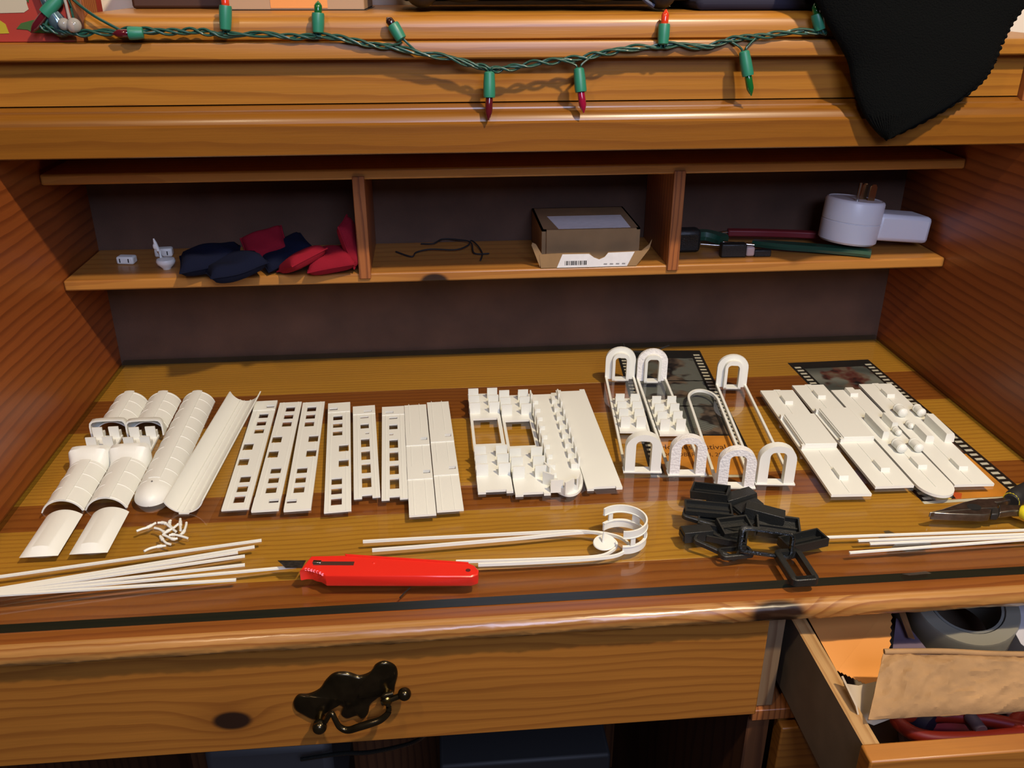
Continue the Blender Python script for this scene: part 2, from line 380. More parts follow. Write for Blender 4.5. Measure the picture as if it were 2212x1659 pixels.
# ------------------------------------------------------------------ things in the kneehole
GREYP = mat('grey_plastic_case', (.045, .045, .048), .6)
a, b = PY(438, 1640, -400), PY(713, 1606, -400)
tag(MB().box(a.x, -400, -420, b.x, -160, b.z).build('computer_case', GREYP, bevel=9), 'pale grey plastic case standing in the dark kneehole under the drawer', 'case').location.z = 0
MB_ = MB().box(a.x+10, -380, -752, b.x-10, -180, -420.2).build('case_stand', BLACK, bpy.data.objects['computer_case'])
a, b = PY(950, 1650, -330), PY(1320, 1630, -330)
cb = tag(MB().box(a.x, -330, -752, b.x, -90, b.z).build('storage_box', mat('dark_grey_box', (.02, .02, .021), .6), bevel=4), 'dark grey box deep in the kneehole below the brass drawer pull', 'box')
cab = spline([PY(935, 1560, -480)+V(0, 0, 0), PY(915, 1590, -470), PY(880, 1608, -450), PY(800, 1625, -430), PY(735, 1628, -420), PY(650, 1640, -415)], 8)
tag(MB().tube(cab, 2.2, 8).build('power_cable', BLACKG, smooth=60), 'thin black cable hanging under the closed drawer', 'cable')
# ------------------------------------------------------------------ white model parts laid out on the glass
def data_part(me, name, m, parent, loc=(0, 0, 0), rot=(0, 0, 0)):
    if not me.materials: me.materials.append(m)
    return link(name, me, parent, loc, rot)
# --- window side panels
WA = [(8.6,10.8,18.6,23.6),(8.6,29.8,18.6,41.8),(8.6,47.4,18.6,60),(2,80.8,12,95.6),(2,112.2,12,127.2),(8.6,147.9,18.6,159.3),(8.6,166,18.6,177.6),(8.6,184,18.6,195.8),(14,208,23,214.5)]
WB = [(7.8,18,16.7,37.6),(7.8,45,16.7,64.2),(7.8,71.5,16.7,91),(7.8,98.4,16.7,117.6),(7.8,126.8,12,131),(7.8,140,16.7,151.7),(7.8,164.4,16.7,169),(3.8,177.6,12.6,182.6),(7.4,-1,17,5)]
def side_panel_meshes(Lg, holes, band, ridges, mirror, Wd=24.6):
    mx = (lambda h: (Wd-h[2], h[1], Wd-h[0], h[3])) if mirror else (lambda h: h)
    hs = [mx(h) for h in holes]
    pl = MB().plate(0, 0, Wd, Lg, 0, 1.5, hs).mesh('plate')
    bn = MB().plate(0, band, Wd, Lg, 1.5, 2.2, hs).mesh('end_band')
    rd = []
    for x in ridges:
        x = Wd-x if mirror else x
        rd.append(MB().plate(x-.35, 0, x+.35, band, 1.5, 1.85, hs).mesh('ridge'))
    return pl, bn, rd
KA = {(k, m): side_panel_meshes(*(((226, WA, 203, (4.6, 20.6)) if k == 'A' else (194, WB, 174, (4.2, 20))) + (m,))) for k in 'AB' for m in (0, 1)}
def side_panel(kind, mirror, x, y, rot, flip, label):
    Lg = 226 if kind == 'A' else 194
    if flip:
        r = R_(rot); x, y = x+24.6*cos(r)-Lg*sin(r), y+24.6*sin(r)+Lg*cos(r); rot += 180
    t = thing('carriage_side', label, 'model part', (x, y, .05), rot, 'white window side panels on the glass')
    pl, bn, rd = KA[(kind, mirror)]
    data_part(pl, 'plate', WHITE, t); data_part(bn, 'end_band', WHITE, t)
    for r in rd: data_part(r, 'ridge', WHITE, t)
side_panel('A', 0, 199.4, -370.8, 1.75, 0, 'long white window panel, end band at the back, half under the trough shell')
side_panel('A', 1, 227, -375.6, 1.67, 1, 'long white window panel, banded front end, beside the panel under the trough')
side_panel('A', 0, 256.3, -377.4, 2.48, 1, 'long white window panel with banded front end facing the gap beside it')
side_panel('A', 1, 293.2, -383.1, 4.46, 0, 'long white window panel touching a shorter panel, end band at the back')
side_panel('B', 1, 318.6, -361.7, 4.3, 0, 'short white window panel with notched front end against a longer window panel')
side_panel('B', 0, 344.5, -366.2, 2.25, 0, 'short white window panel with notched front end against a plain slotted panel')
def slot_panel(x, y, rot, label):
    t = thing('carriage_side', label, 'model part', (x, y, .05), rot, 'plain slotted side panels on the glass')
    Wd = 24.5; hs = [(15.5, 72, 22.3, 77.7), (15.5, 140.2, 22.3, 146)]
    MB().plate(0, 0, Wd, 226, 0, 2, hs).build('plate', WHITE, t)
    for y0, y1 in ((62, 87), (130, 155)): MB().plate(0, y0, Wd, y1, 2, 2.9, hs).build('raised_band', WHITE, t)
    for x_ in (5, 16.6):
        for y0, y1 in ((0, 62), (87, 130), (155, 228)): MB().box(x_-.3, y0, 2, x_+.3, y1, 2.3).build('ridge', WHITE, t)
slot_panel(370.5, -396, 2.2, 'plain white panel with two small slots touching the short window panel')
slot_panel(395.6, -390.6, 2.1, 'plain white panel with two small slots nearest the seated floor plates')
# --- seats
def seat_mesh(w=11.5, d=9., h=13., ch=5.5):
    mb = MB().box(0, 0, 0, w, 1.7, h).box(.3, 1.7, 0, w-.3, d, ch); return mb.mesh('seat')
SEAT = seat_mesh(); SEATB = seat_mesh(10.)
def seats(t, spots, z, me=SEAT):
    for x, y in spots: data_part(me, 'seat', WHITE, t, (x, y, z))
def floor_seats(x, y, label):
    t = thing('floor_plate', label, 'model part', (x, y, .05), 0, 'floor plates with seat rows')
    MB().plate(0, 0, 33.4, 215, 0, 2.5, [(3, 94, 29.6, 152.5), (7.5, -1, 27, 3.2)]).build('plate', WHITE, t)
    seats(t, [(cx, cy) for cy in (29.5, 47.8, 66, 164.5, 182.6, 200.8) for cx in (.2, 21.8)], 2.5)
floor_seats(434.6, -363, 'white floor plate with seat rows beside the slotted panel')
floor_seats(469.4, -370.4, 'white floor plate with seat rows beside the round-nosed bench floor')
t = thing('bench_floor', 'white floor plate with side benches and a rounded front end', 'model part', (503.8, -341, .05), 0)
mb = MB(); W2 = 16.8
poly = [(0, 188), (6, 188), (6, 185), (27.5, 185), (27.5, 188), (33.6, 188)]+[(W2+W2*cos(a), W2*-2.0*sin(a)) for a in [pi*k/20 for k in range(21)]]
mb.prism(poly, 0, 2.5).build('plate', WHITE, t)
be = MB().box(0, 0, 0, 1.6, 12, 13.5).box(1.6, .4, 0, 8.5, 11.6, 5.5).mesh('bench_seat')
for i in range(8):
    y = 13+i*20.6
    data_part(be, 'bench_seat', WHITE, t, (.4, y, 2.5)); data_part(be, 'bench_seat', WHITE, t, (33.2, y+12, 2.5), (0, 0, pi))
for a in (200, 232, 270, 308, 340):
    r = R_(a); data_part(be, 'bench_seat', WHITE, t, (W2+15.3*cos(r)+6*sin(r), -1+28*sin(r)-6*cos(r), 2.5), (0, 0, r+pi))
t = thing('floor_plate', 'plain flat white floor plate with corner tabs beside the bench floor', 'model part', (538.2, -366, .05), .15)
MB().plate(0, 0, 34, 219.5, 0, 2.5, [(6.5, -1, 28, 3), (6, 216, 28, 221)]).build('plate', WHITE, t)
# --- end frames: two rails joined by arched doorways
def arch_poly(w, h, n=14, y0=0.):
    r = w/2; return [(-r, y0)]+[(r*-cos(pi*k/n), h-r*.86+r*.86*sin(pi*k/n)) for k in range(n+1)]+[(r, y0)]
def arch_ring(mb, wo, ho, wi, hi, y0, y1, zb=0, flat=.0):
    o = arch_poly(wo, ho); r = wi/2; n = 14; rr = r*.62
    i = [(-r, zb)]+[((-r+rr-rr*cos(pi/2*k/7)) if k <= 7 else (r-rr+rr*sin(pi/2*(k-7)/7)), (hi-rr+rr*sin(pi/2*k/7)) if k <= 7 else (hi-rr+rr*cos(pi/2*(k-7)/7))) for k in range(n+1)]+[(r, zb)]
    N = len(o); vs = []; fs = []
    for y in (y0, y1): vs += [(p[0], y, p[1]) for p in o]+[(p[0], y, p[1]) for p in i]
    for k in range(N-1):
        fs += [(k, k+1, N+k+1, N+k), (2*N+k, 3*N+k, 3*N+k+1, 2*N+k+1), (k, 2*N+k, 2*N+k+1, k+1), (N+k, N+k+1, 3*N+k+1, 3*N+k)]
    fs += [(0, N, 3*N, 2*N), (N-1, 3*N-1, 4*N-1, 2*N-1)]
    return mb.add(vs, fs)
def end_frame(x, y, rot, label, back, mtl, Lg=225.):
    t = thing('end_frame', label, 'model part', (x, y, .05), rot, 'white arched end frames'); W = 36.
    T = Matrix.Translation((W/2, 0, 0))
    mb = MB(); mb.T = T; arch_ring(mb, 35, 42, 15.6, 35, .5, 9.5); mb.build('front_arch', mtl, t, smooth=32)
    MB().box(-1, -.5, 0, W+1, 10, 1.3).build('threshold', WHITE, t)
    top = Lg if back else Lg-38
    for s in (0, 1):
        x0 = 0 if s == 0 else W-2.6
        MB().box(x0, 9.5, 0, x0+2.6, top, 3.2).add([(x0, 9.5, 3.2), (x0+2.6, 9.5, 3.2), (x0, 9.5, 11), (x0+2.6, 9.5, 11), (x0, 22, 3.2), (x0+2.6, 22, 3.2)],
            [(0, 1, 3, 2), (2, 3, 5, 4), (0, 2, 4), (1, 5, 3), (0, 4, 5, 1)]).build('rail', WHITE, t)
    if back:
        mb = MB(); mb.T = T; arch_ring(mb, 36, 41, 14.5, 31, Lg-3, Lg+1); mb.build('back_arch', mtl, t, smooth=32)
        mb = MB(); mb.T = T; arch_ring(mb, 20, 35.5, 13.5, 30, Lg-8.5, Lg-3); mb.build('door_frame', WHITE, t, smooth=32)
        MB().box(8.2, Lg-8.5, 0, W-8.2, Lg+1, 1.6).build('door_sill', WHITE, t)
    else:
        pts = [(W/2-cos(pi*k/24)*(W/2-1.3), top+sin(pi*k/24)*27, 1.6) for k in range(25)]
        MB().sweep(pts, [(-1.3, -1.6), (1.3, -1.6), (1.3, 1.6), (-1.3, 1.6)]).build('curved_rail', WHITE, t, smooth=40)
end_frame(580.2, -335.5, -5.7, 'white frame of two rails between arched doorways nearest the plain floor plate', True, WHITE)
end_frame(622.6, -345.2, -4.3, 'white frame of two rails, rough-faced front arch, doorway at its back', True, WHITE2)
end_frame(662.2, -371.5, -7.1, 'white frame with a rounded back loop instead of a back doorway', False, WHITE2, 226)
end_frame(702.2, -368.8, -7.0, 'white frame with back doorway and empty middle beside the chassis plates', True, WHITE)
def seat_block(x, y, z, rot, w, l, rows, label, grp, pitch=20., start=9.):
    t = thing('seat_block', label, 'model part', (x, y, z), rot, grp)
    MB().box(0, 0, 0, w, l, 2.2).build('plate', WHITE, t)
    seats(t, [(cx, start+k*pitch) for k in range(rows) for cx in (1.6, w-11)], 2.2, SEATB)
    return t
seat_block(591.9, -256, 1.2, -5.4, 29.4, 81, 4, 'white seat block with four rows inside the frame nearest the plain floor', 'seat blocks inside frames', 18.6)
seat_block(632.6, -266.4, 1.2, -4.3, 29.6, 84, 4, 'white seat block with four rows inside the rough-faced arch frame', 'seat blocks inside frames', 18.8)
# --- chassis plates
def chassis(x, y, rot, w, label, boxed=False, nose=False, Lg=228.):
    t = thing('chassis_plate', label, 'model part', (x, y, .3), rot, 'white chassis plates')
    if nose:
        poly = [(0, Lg), (w, Lg)]+[(w/2+w/2*cos(a), -w*.66*sin(a)) for a in [pi*k/24 for k in range(25)]]
    else: poly = [(0, 0), (w, 0), (w, Lg), (w*.62, Lg), (w*.62, Lg+1.6), (w*.42, Lg+1.6), (w*.42, Lg), (0, Lg)]
    MB().prism(poly, 0, 2.8).build('plate', WHITE, t)
    m = w/2-1
    for y0, y1 in (((46, 84), (158, 188), (209, Lg), (-8 if nose else 2, 25)) if boxed else ((46, 80), (150, 188), (209, Lg), (-8 if nose else 2, 25))):
        MB().box(m-.35, y0, 2.8, m+.35, y1, 3.2).build('ridge', WHITE, t)
    for y0, y1 in ((26, 45), (190, 208)):
        MB().prism([(y0, 2.8), (y1, 2.8), (y1-1, 6.8), (y0+1, 6.8)], m-1, m+8, 'x').build('pad', WHITE, t)
    if boxed:
        MB().box(4.5, 88, 2.8, w-.5, 156, 8.6).build('raised_box', WHITE, t, bevel=.4)
        MB().plate(.6, 86, 4.3, 158, 2.8, 7.4, [(-1, 90, 3.2, 154)]).build('slot_rim', WHITE, t)
    return t
chassis(764.5, -397.1, -2.9, 38.5, 'white chassis plate with a raised box, standing alone beside the arched frames', True)
chassis(812.3, -386.9, -1.5, 38, 'white chassis plate with a raised box between two other chassis plates', True)
k3 = chassis(853.0, -384.7, -1.6, 35, 'white chassis plate with rounded nose and air tanks', False, True, 209)
k4 = chassis(889.3, -390.4, -2.4, 39, 'white chassis plate with air tanks lying over the film-strip print', False)
def onto(t, x, y):
    r = t.rotation_euler.z; dx, dy = x-t.location.x*1000, y-t.location.y*1000
    return cos(r)*dx+sin(r)*dy, -sin(r)*dx+cos(r)*dy
def tank(t, x, y, r, l):
    lx, ly = onto(t, x, y); z = 2.8+r
    mb = MB(); n = 20
    prof = [(.1, -3.2), (r*.55, -2.6), (r*.92, -1), (r*.92, 0), (r, 0), (r, 1.6), (r*.93, 1.6), (r*.93, l-1.6), (r, l-1.6), (r, l), (r*.92, l), (r*.92, l+1), (r*.55, l+2.6), (.1, l+3.2)]
    mb.T = Matrix.Translation((lx, ly, z)) @ Matrix.Rotation(-pi/2, 4, 'X')
    mb.lathe(prof, n); mb.build('air_tank', WHITE, t, smooth=40)
def ebox(t, x, y0, y1, w, h):
    lx, ly = onto(t, x, y0)
    MB().prism([(lx, 2.8), (lx+w, 2.8), (lx+w, 2.8+h*.7), (lx+w-1.5, 2.8+h), (lx+.6, 2.8+h)], ly, ly+(y1-y0), 'y').build('equipment_box', WHITE, t)
tank(k3, 868, -327, 5.4, 13); tank(k3, 886, -327, 5.0, 13); ebox(k3, 862, -297, -252, 7, 9); ebox(k3, 882.5, -276, -252, 7, 8)
tank(k3, 883, -291, 3.6, 8)
tank(k4, 908, -250, 5.4, 13); tank(k4, 929, -251, 5.0, 12); ebox(k4, 924, -309, -263, 10, 10); ebox(k4, 903.5, -308, -281, 9, 8); tank(k4, 904, -277, 3.4, 7)
# --- roof shells (thin, ribbed)
def arc(w, h, n=18, flat=0.):
    r = (w*w/4+h*h)/(2*h); a = math.asin(min(1, w/2/r)); return [(r*sin(-a+2*a*k/n), h-r+r*cos(-a+2*a*k/n)) for k in range(n+1)]
def shell(mb, secs, th=1.3):
    "secs: list of (y, outer profile, inner profile)"
    rings = []
    for y, o, i in secs: rings.append([(p[0], y, p[1]) for p in o]+[(p[0], y, p[1]) for p in i[::-1]])
    return mb.loft(rings)
def inner(pr, th=1.3):
    n = len(pr); w = pr[-1][0]; h = max(p[1] for p in pr); return [(p[0]*(w-th)/w, p[1]*(h-th)/h if h else 0) for p in pr]
def ribs(t, w, h, ys, split=(5, 9)):
    pr = arc(w+.7, h+.5, 18)
    for y in ys:
        mb = MB()
        for seg in (pr[:split[0]+3], pr[split[1]+2:]):
            mb.loft([[(p[0], yy, p[1]-d) for p in seg] for yy, d in ((y-1.1, .6), (y-.5, 0), (y+.5, 0), (y+1.1, .6))], ringclosed=False)
        mb.build('rib', WHITE, t, smooth=50)
def ridge(t, w, h, y0, y1):
    pr = [(p[0], p[1]+.7) for p in arc(w, h, 18)[7:12]]
    MB().loft([[(p[0], y, p[1]) for p in pr]+[(p[0], y, p[1]-1.0) for p in pr[::-1]] for y in (y0, y1)]).build('ridge_strip', WHITE, t, smooth=50)
HOOD = [(-18.9, 0), (-19.1, 6), (-19, 12), (-18.2, 16), (-16, 18.3), (-12, 19), (-7, 19.2), (-4, 19.3), (-2, 19.3), (0, 19.3)]
HOOD = HOOD + [(-p[0], p[1]) for p in HOOD[:-1][::-1]]
A37 = arc(37, 12.6)
def roof_front(x, y, rot, label):
    t = thing('roof_shell', label, 'model part', (x, y, .05), rot, 'short ribbed roof shells with hoods')
    shell(MB(), [(0, A37, inner(A37)), (80, A37, inner(A37))]).build('shell', WHITE, t, smooth=40)
    shell(MB(), [(74, A37, inner(A37)), (80, [(a[0]*.6+b[0]*.4, a[1]*.6+b[1]*.4) for a, b in zip(A37, HOOD)], inner(A37)), (84, HOOD, inner(HOOD)), (91, [(p[0]*1.01, p[1]*1.0) for p in HOOD], inner(HOOD))]).build('hood', WHITE, t, smooth=50)
    ribs(t, 37, 12.6, (2, 25, 48, 70)); ridge(t, 37, 12.6, 0, 74)
def roof_rear(x, y, rot, label):
    t = thing('roof_shell', label, 'model part', (x, y, .05), rot, 'short ribbed roof shells with hoods')
    shell(MB(), [(10, A37, inner(A37)), (84, A37, inner(A37))]).build('shell', WHITE, t, smooth=40)
    shell(MB(), [(0, HOOD, inner(HOOD, 1.6)), (6, HOOD, inner(HOOD, 1.6)), (16, A37, inner(A37))]).build('hood', WHITE, t, smooth=50)
    ribs(t, 37, 12.6, (20, 41, 62, 82)); ridge(t, 37, 12.6, 14, 86)
roof_front(55, -358.5, 1.6, 'short ribbed white roof shell, open front arch, against the desk side')
roof_front(93.2, -357.5, 1.4, 'short ribbed white roof shell, open front arch, beside the round-nosed roof')
roof_rear(52.0, -212.5, 1.6, 'short ribbed white roof shell behind the seat block, by the desk side')
roof_rear(89.8, -215.5, 1.4, 'short ribbed white roof shell behind the seat block, beside the round-nosed roof')
seat_block(38.6, -262, .1, 1.6, 29, 47, 2, 'small white seat block between the roof shells by the desk side', 'small seat blocks between roofs', 22, 18)
seat_block(76.6, -265, .1, 1.4, 29, 47, 2, 'small white seat block between the roof shells beside the round-nosed roof', 'small seat blocks between roofs', 22, 18)
# long round-nosed roof
t = thing('roof_shell', 'long ribbed white roof shell with a round closed nose', 'model part', (130.4, -333, .05), .9)
A36 = arc(36, 13.8)
secs = [(196, A36, inner(A36)), (0, A36, inner(A36))]
for k in range(1, 11):
    a = pi/2*k/10.1; s = cos(a); secs.append((-24*sin(a), [(p[0]*s, p[1]*s**.7) for p in A36], [(p[0]*s*.93, p[1]*s**.7*.9) for p in A36]))
shell(MB(), secs).build('shell', WHITE, t, smooth=45)
ribs(t, 36, 13.8, [2+k*22 for k in range(9)]+[195]); ridge(t, 36, 13.8, 6, 198)
MB().lathe([(.8, 0), (.8, 1.5)], 8).build('lamp_socket', mat('grey_hole', (.2, .19, .17), .6), t, loc=(0, -2, 13.2))
# trough: a roof shell lying on its back
a, b = P(400, 1109), P(533, 868)
t = thing('roof_shell', 'long white roof shell lying upside down like a trough', 'model part', (a.x, a.y, .1), math.degrees(-math.atan2(b.x-a.x, b.y-a.y)))
TR = [(p[0], 13-p[1]) for p in arc(36, 13)]; TI = [(p[0]*.93, 1.2+p[1]*.93) for p in TR]; Lt = (b-a).length
shell(MB(), [(0, TR, TI), (Lt-3, TR, TI), (Lt, TR, TI)]).build('shell', WHITE, t, smooth=45)
for x in (-6.5, -2, 5): MB().box(x-.4, 1, 1.4+x*x*.036, x+.4, Lt-1, 2.2+x*x*.036).build('inner_ridge', WHITE, t)
MB().box(-5, -2, .2, 4, 0, 1.6).build('end_tab', WHITE, t)
# small domed lids
def lid(x, y, rot, label):
    t = thing('roof_lid', label, 'model part', (x, y, .05), rot, 'domed roof lids')
    pr = arc(31.5, 6.4); base = [(15.75, 0)]
    rings = []
    for yy, s, d in ((0, .08, 0), (7, 1, 0), (60, 1, 0), (63, .97, 0)):
        rings.append([(p[0]+15.75, yy, p[1]*s) for p in pr])
    MB().loft(rings).build('dome', WHITE, t, smooth=35)
lid(44.3, -428, .6, 'small domed white lid in front of the roof shell by the desk side')
lid(84.6, -427, .4, 'small domed white lid in front of the roof shell beside the round-nosed roof')
# --- little curved handrail pieces
def c10(x, y): return 280+x*.06329, 1110+y*.06329
bits = [([(235,590),(420,520),(640,450),(890,310)],0,4),([(970,340),(1200,350),(1400,500),(1590,640)],3,5),([(850,480),(1010,520),(1180,630),(1200,700)],0,3),
        ([(1400,225),(1360,300),(1400,430),(1480,480)],0,2),([(1670,380),(1500,520),(1330,610),(1160,720)],3,6),([(1740,230),(1742,400),(1750,620)],5,5),
        ([(1940,310),(1925,420),(1850,620),(1740,720)],1,3),([(1345,735),(1500,710),(1720,750),(1980,830)],0,3),([(1140,720),(1280,780),(1480,870),(1640,850)],1,3),
        ([(1045,760),(1110,860),(1240,990),(1400,1040)],0,3),([(490,1280),(700,1180),(1000,1110),(1240,1090)],0,3)]
for i, (pp, z0, z1) in enumerate(bits):
    pts = [P(*c10(*p), 1.2)+V(0, 0, z0*.35) for p in pp]; c = sum(pts, Vector())/len(pts); c.z = .05
    pts = spline([p-c for p in pts], 5)
    t = thing('handrail_piece', {0: 'tiny white rod lying apart from the heap, toward the domed lids', 10: 'tiny white rod lying apart from the heap, along the fan of strips', 5: 'straight tiny white rod on top of the heap', 6: 'tiny curved rod bowed around the straight one', 1: 'tiny bent rod arching across the top of the heap'}.get(i, 'tiny curved white rod lying in the scattered heap before the trough'), 'model part', c, 0, 'tiny curved rods in a heap')
    MB().tube(pts, 1.15, 7).build('rod', WHITE, t, smooth=60)
    MB().tube(pts[3:7] if i % 2 else pts[-7:-3], 1.6, 7).build('collar', WHITE, t, smooth=60)
# --- strips
def strip(pix, zs, w, h, label, grp, name='plastic_strip', n=1, z=0.):
    pts = [P(x, y, zz+h/2) for (x, y), zz in zip(pix, zs)]
    if n > 1: pts = spline(pts, n)
    c = Vector((pts[0].x, pts[0].y, 0)); pts = [p-c for p in pts]
    return tag(MB().sweep(pts, [(-w/2, -h/2), (w/2, -h/2), (w/2, h/2), (-w/2, h/2)]).build(name, WHITE, None, smooth=40, loc=c), label, 'plastic strip', grp)
LS = [((-70,1255.5),(565,1167),.1,.1,'thin white strip of the fan nearest the tiny curved rods'),
      ((-70,1283),(550,1181),.1,.1,'thin white strip second in the fan from the tiny curved rods'),
      ((-70,1286),(514,1193),1.9,.1,'shortest thin white strip in the fan by the front of the glass'),
      ((-70,1287.5),(529,1201),3.6,.1,'thin white strip in the middle of the fan by the front of the glass'),
      ((-70,1288),(529,1220),5.3,.1,'thin white strip above the one reaching the red knife'),
      ((-70,1289),(640,1224),7.0,.1,'long thin white strip reaching under the red knife blade'),
      ((-70,1290),(510,1252.4),8.7,.1,'thin white strip of the fan nearest the front edge of the glass')]
for a, b, za, zb, lb in LS: strip((a, b), (za, zb), 2.6, 1.5, lb, 'fan of thin white strips')
RS = [((1773,1161),(2290,1142.5),'thin white strip running from the black pile along the pliers'), ((1853.6,1168),(2290,1151),'thin white strip touching its twin, on the side of the pliers'),
      ((1879,1174.6),(2290,1156.5),'thin white strip touching its twin, on the side of the glass edge'), ((1835,1194),(2290,1160),'slanting thin white strip over the clear tape')]
for k, (a, b, lb) in enumerate(RS): strip((a, b), (.35, .35+ (1.6 if k == 3 else 0)), 2.4, 1.4, lb, 'thin white strips by the pliers')
strip([(784,1170),(900,1163.5),(1080,1154.5),(1220,1148),(1275,1149),(1312,1158),(1332,1175),(1322,1190),(1290,1202),(1200,1207),(1080,1211),(985,1213)], [.1]*4+[2, 2.2]+[.1]*6, 1.8, 2.4, 'inner white strip bent round the small disc into a hairpin', 'hairpin strips', n=6, name='bent_strip')
strip([(804,1188.5),(930,1179),(1120,1163),(1230,1152),(1282,1150),(1330,1158),(1353,1170),(1357,1182),(1335,1199),(1280,1207),(1150,1215),(1033,1220)], [.1]*12, 1.8, 2.8, 'outer white strip bent into a hairpin meeting the curved window piece', 'hairpin strips', n=6, name='bent_strip')
# --- curved window piece
E1, R1, E2 = P(1303, 1146), P(1394, 1170), P(1344, 1196)
def circ(a, b, c):
    ax, ay, bx, by, cx, cy = a.x, a.y, b.x, b.y, c.x, c.y; d = 2*(ax*(by-cy)+bx*(cy-ay)+cx*(ay-by))
    ux = ((ax*ax+ay*ay)*(by-cy)+(bx*bx+by*by)*(cy-ay)+(cx*cx+cy*cy)*(ay-by))/d; uy = ((ax*ax+ay*ay)*(cx-bx)+(bx*bx+by*by)*(ax-cx)+(cx*cx+cy*cy)*(bx-ax))/d
    return V(ux, uy, 0)
C0 = circ(E1, R1, E2); rad = (E1-C0).length
a1 = math.atan2(E1.y-C0.y, E1.x-C0.x); a2 = math.atan2(E2.y-C0.y, E2.x-C0.x)
t = thing('curved_window_band', 'white curved window band standing upright at the end of the hairpin strips', 'model part', (C0.x, C0.y, .05))
def band(z0, z1, f0=0., f1=1., th=1.5):
    n = max(2, int(36*(f1-f0))); r0, r1 = rad-th/2, rad+th/2; rings = []
    for k in range(n+1):
        a = a1+(a2-a1)*(f0+(f1-f0)*k/n); rings.append([(r0*cos(a), r0*sin(a), z0), (r1*cos(a), r1*sin(a), z0), (r1*cos(a), r1*sin(a), z1), (r0*cos(a), r0*sin(a), z1)])
    return MB().loft(rings)
band(0, 7.4).build('lower_band', WHITE, t, smooth=40); band(15.6, 22.6).build('upper_band', WHITE, t, smooth=40); band(6.6, 7.6, th=2.6).build('sill_lip', WHITE, t, smooth=40); band(15.4, 16.2, th=2.6).build('head_lip', WHITE, t, smooth=40)
for f0, f1 in ((.07, .12), (.34, .43), (.62, .70), (.87, .92)): band(7.4, 15.6, f0, f1).build('mullion', WHITE, t, smooth=40)
# --- disc with peg
c = P(1305.6, 1173, 3)
t = thing('disc_with_peg', 'small white disc with a thin peg lying inside the hairpin strips', 'model part', c, 0, rot=(R_(8), R_(-6), 0))
MB().lathe([(.1, 0), (9.2, 0), (9.8, .7), (9.2, 1.5), (.1, 1.9)], 32).build('disc', WHITE, t, smooth=40)
MB().tube([(-1.5, -.5, 1.8), (-.6, 1, 6), (.6, 2.5, 10.5)], .9, 10).build('peg', WHITE, t, smooth=50)
# ------------------------------------------------------------------ printed film-strip cards under the glass
ZC = -8.75
INK = mat('black_card_ink', (.010, .010, .009), .45); PALE = mat('pale_card_print', (.62, .57, .48), .5); ORNG = mat('orange_card_print', (.62, .24, .03), .5, noise=.25, nscale=22)
INKT = mat('dark_lettering', (.06, .015, .006), .6)
def photo_mat(name, lines, tint, sc=1.):
    m = bpy.data.materials.new(name); m.use_nodes = True; nt = m.node_tree; N = nt.nodes.new; L = nt.links.new; b = nt.nodes['Principled BSDF']
    tc = N('ShaderNodeTexCoord'); wv = N('ShaderNodeTexWave'); wv.wave_type = 'RINGS'; wv.rings_direction = 'Z'; wv.inputs['Scale'].default_value = 80 if lines else 6; wv.inputs['Distortion'].default_value = .4
    L(tc.outputs['Object'], wv.inputs['Vector'])
    nz = N('ShaderNodeTexNoise'); nz.inputs['Scale'].default_value = 26*sc; nz.inputs['Detail'].default_value = 2; L(tc.outputs['Object'], nz.inputs['Vector'])
    r1 = N('ShaderNodeValToRGB'); r1.color_ramp.elements[0].color = (.07, .075, .07, 1); r1.color_ramp.elements[1].color = (.20, .20, .18, 1); L(wv.outputs['Fac'], r1.inputs[0])
    r2 = N('ShaderNodeValToRGB'); r2.color_ramp.elements[0].position = .44; r2.color_ramp.elements[1].position = .50; L(nz.outputs['Fac'], r2.inputs[0])
    r3 = N('ShaderNodeValToRGB'); e = r3.color_ramp.elements; e[0].color = (.006, .006, .007, 1); e[1].color = (.16, .11, .08, 1); e[0].position = .3; e[1].position = .62
    x = e.new(.45); x.color = (*tint, 1); n2 = N('ShaderNodeTexNoise'); n2.inputs['Scale'].default_value = 55*sc; L(tc.outputs['Object'], n2.inputs['Vector']); L(n2.outputs['Fac'], r3.inputs[0])
    mx = N('ShaderNodeMix'); mx.data_type = 'RGBA'; L(r2.outputs[0], mx.inputs[0]); L(r3.outputs[0], mx.inputs[6]); L(r1.outputs[0], mx.inputs[7]); L(mx.outputs[2], b.inputs['Base Color'])
    b.inputs['Roughness'].default_value = .45; return m
PH1 = photo_mat('grey_photo_print', True, (.03, .022, .02)); PH2 = photo_mat('dark_photo_print', False, (.10, .025, .02))
def quad(u, v, du, dv, z=.08, th=.06): return MB().box(u, v, z, u+du, v+dv, z+th)
def text_mesh(name, s, size, m, parent, loc, rz=0., shear=0., sx=1.):
    cu = bpy.data.curves.new(name, 'FONT'); cu.body = s; cu.size = size*.001; cu.extrude = .00003; cu.shear = shear
    o = bpy.data.objects.new(name+'_curve', cu); COL.objects.link(o); bpy.context.view_layer.update()
    me = bpy.data.meshes.new_from_object(o.evaluated_get(bpy.context.evaluated_depsgraph_get())); bpy.data.objects.remove(o)
    me.materials.clear(); me.materials.append(m); r = link(name, me, parent, loc, (0, 0, rz)); r.scale = (sx, 1, 1); return r
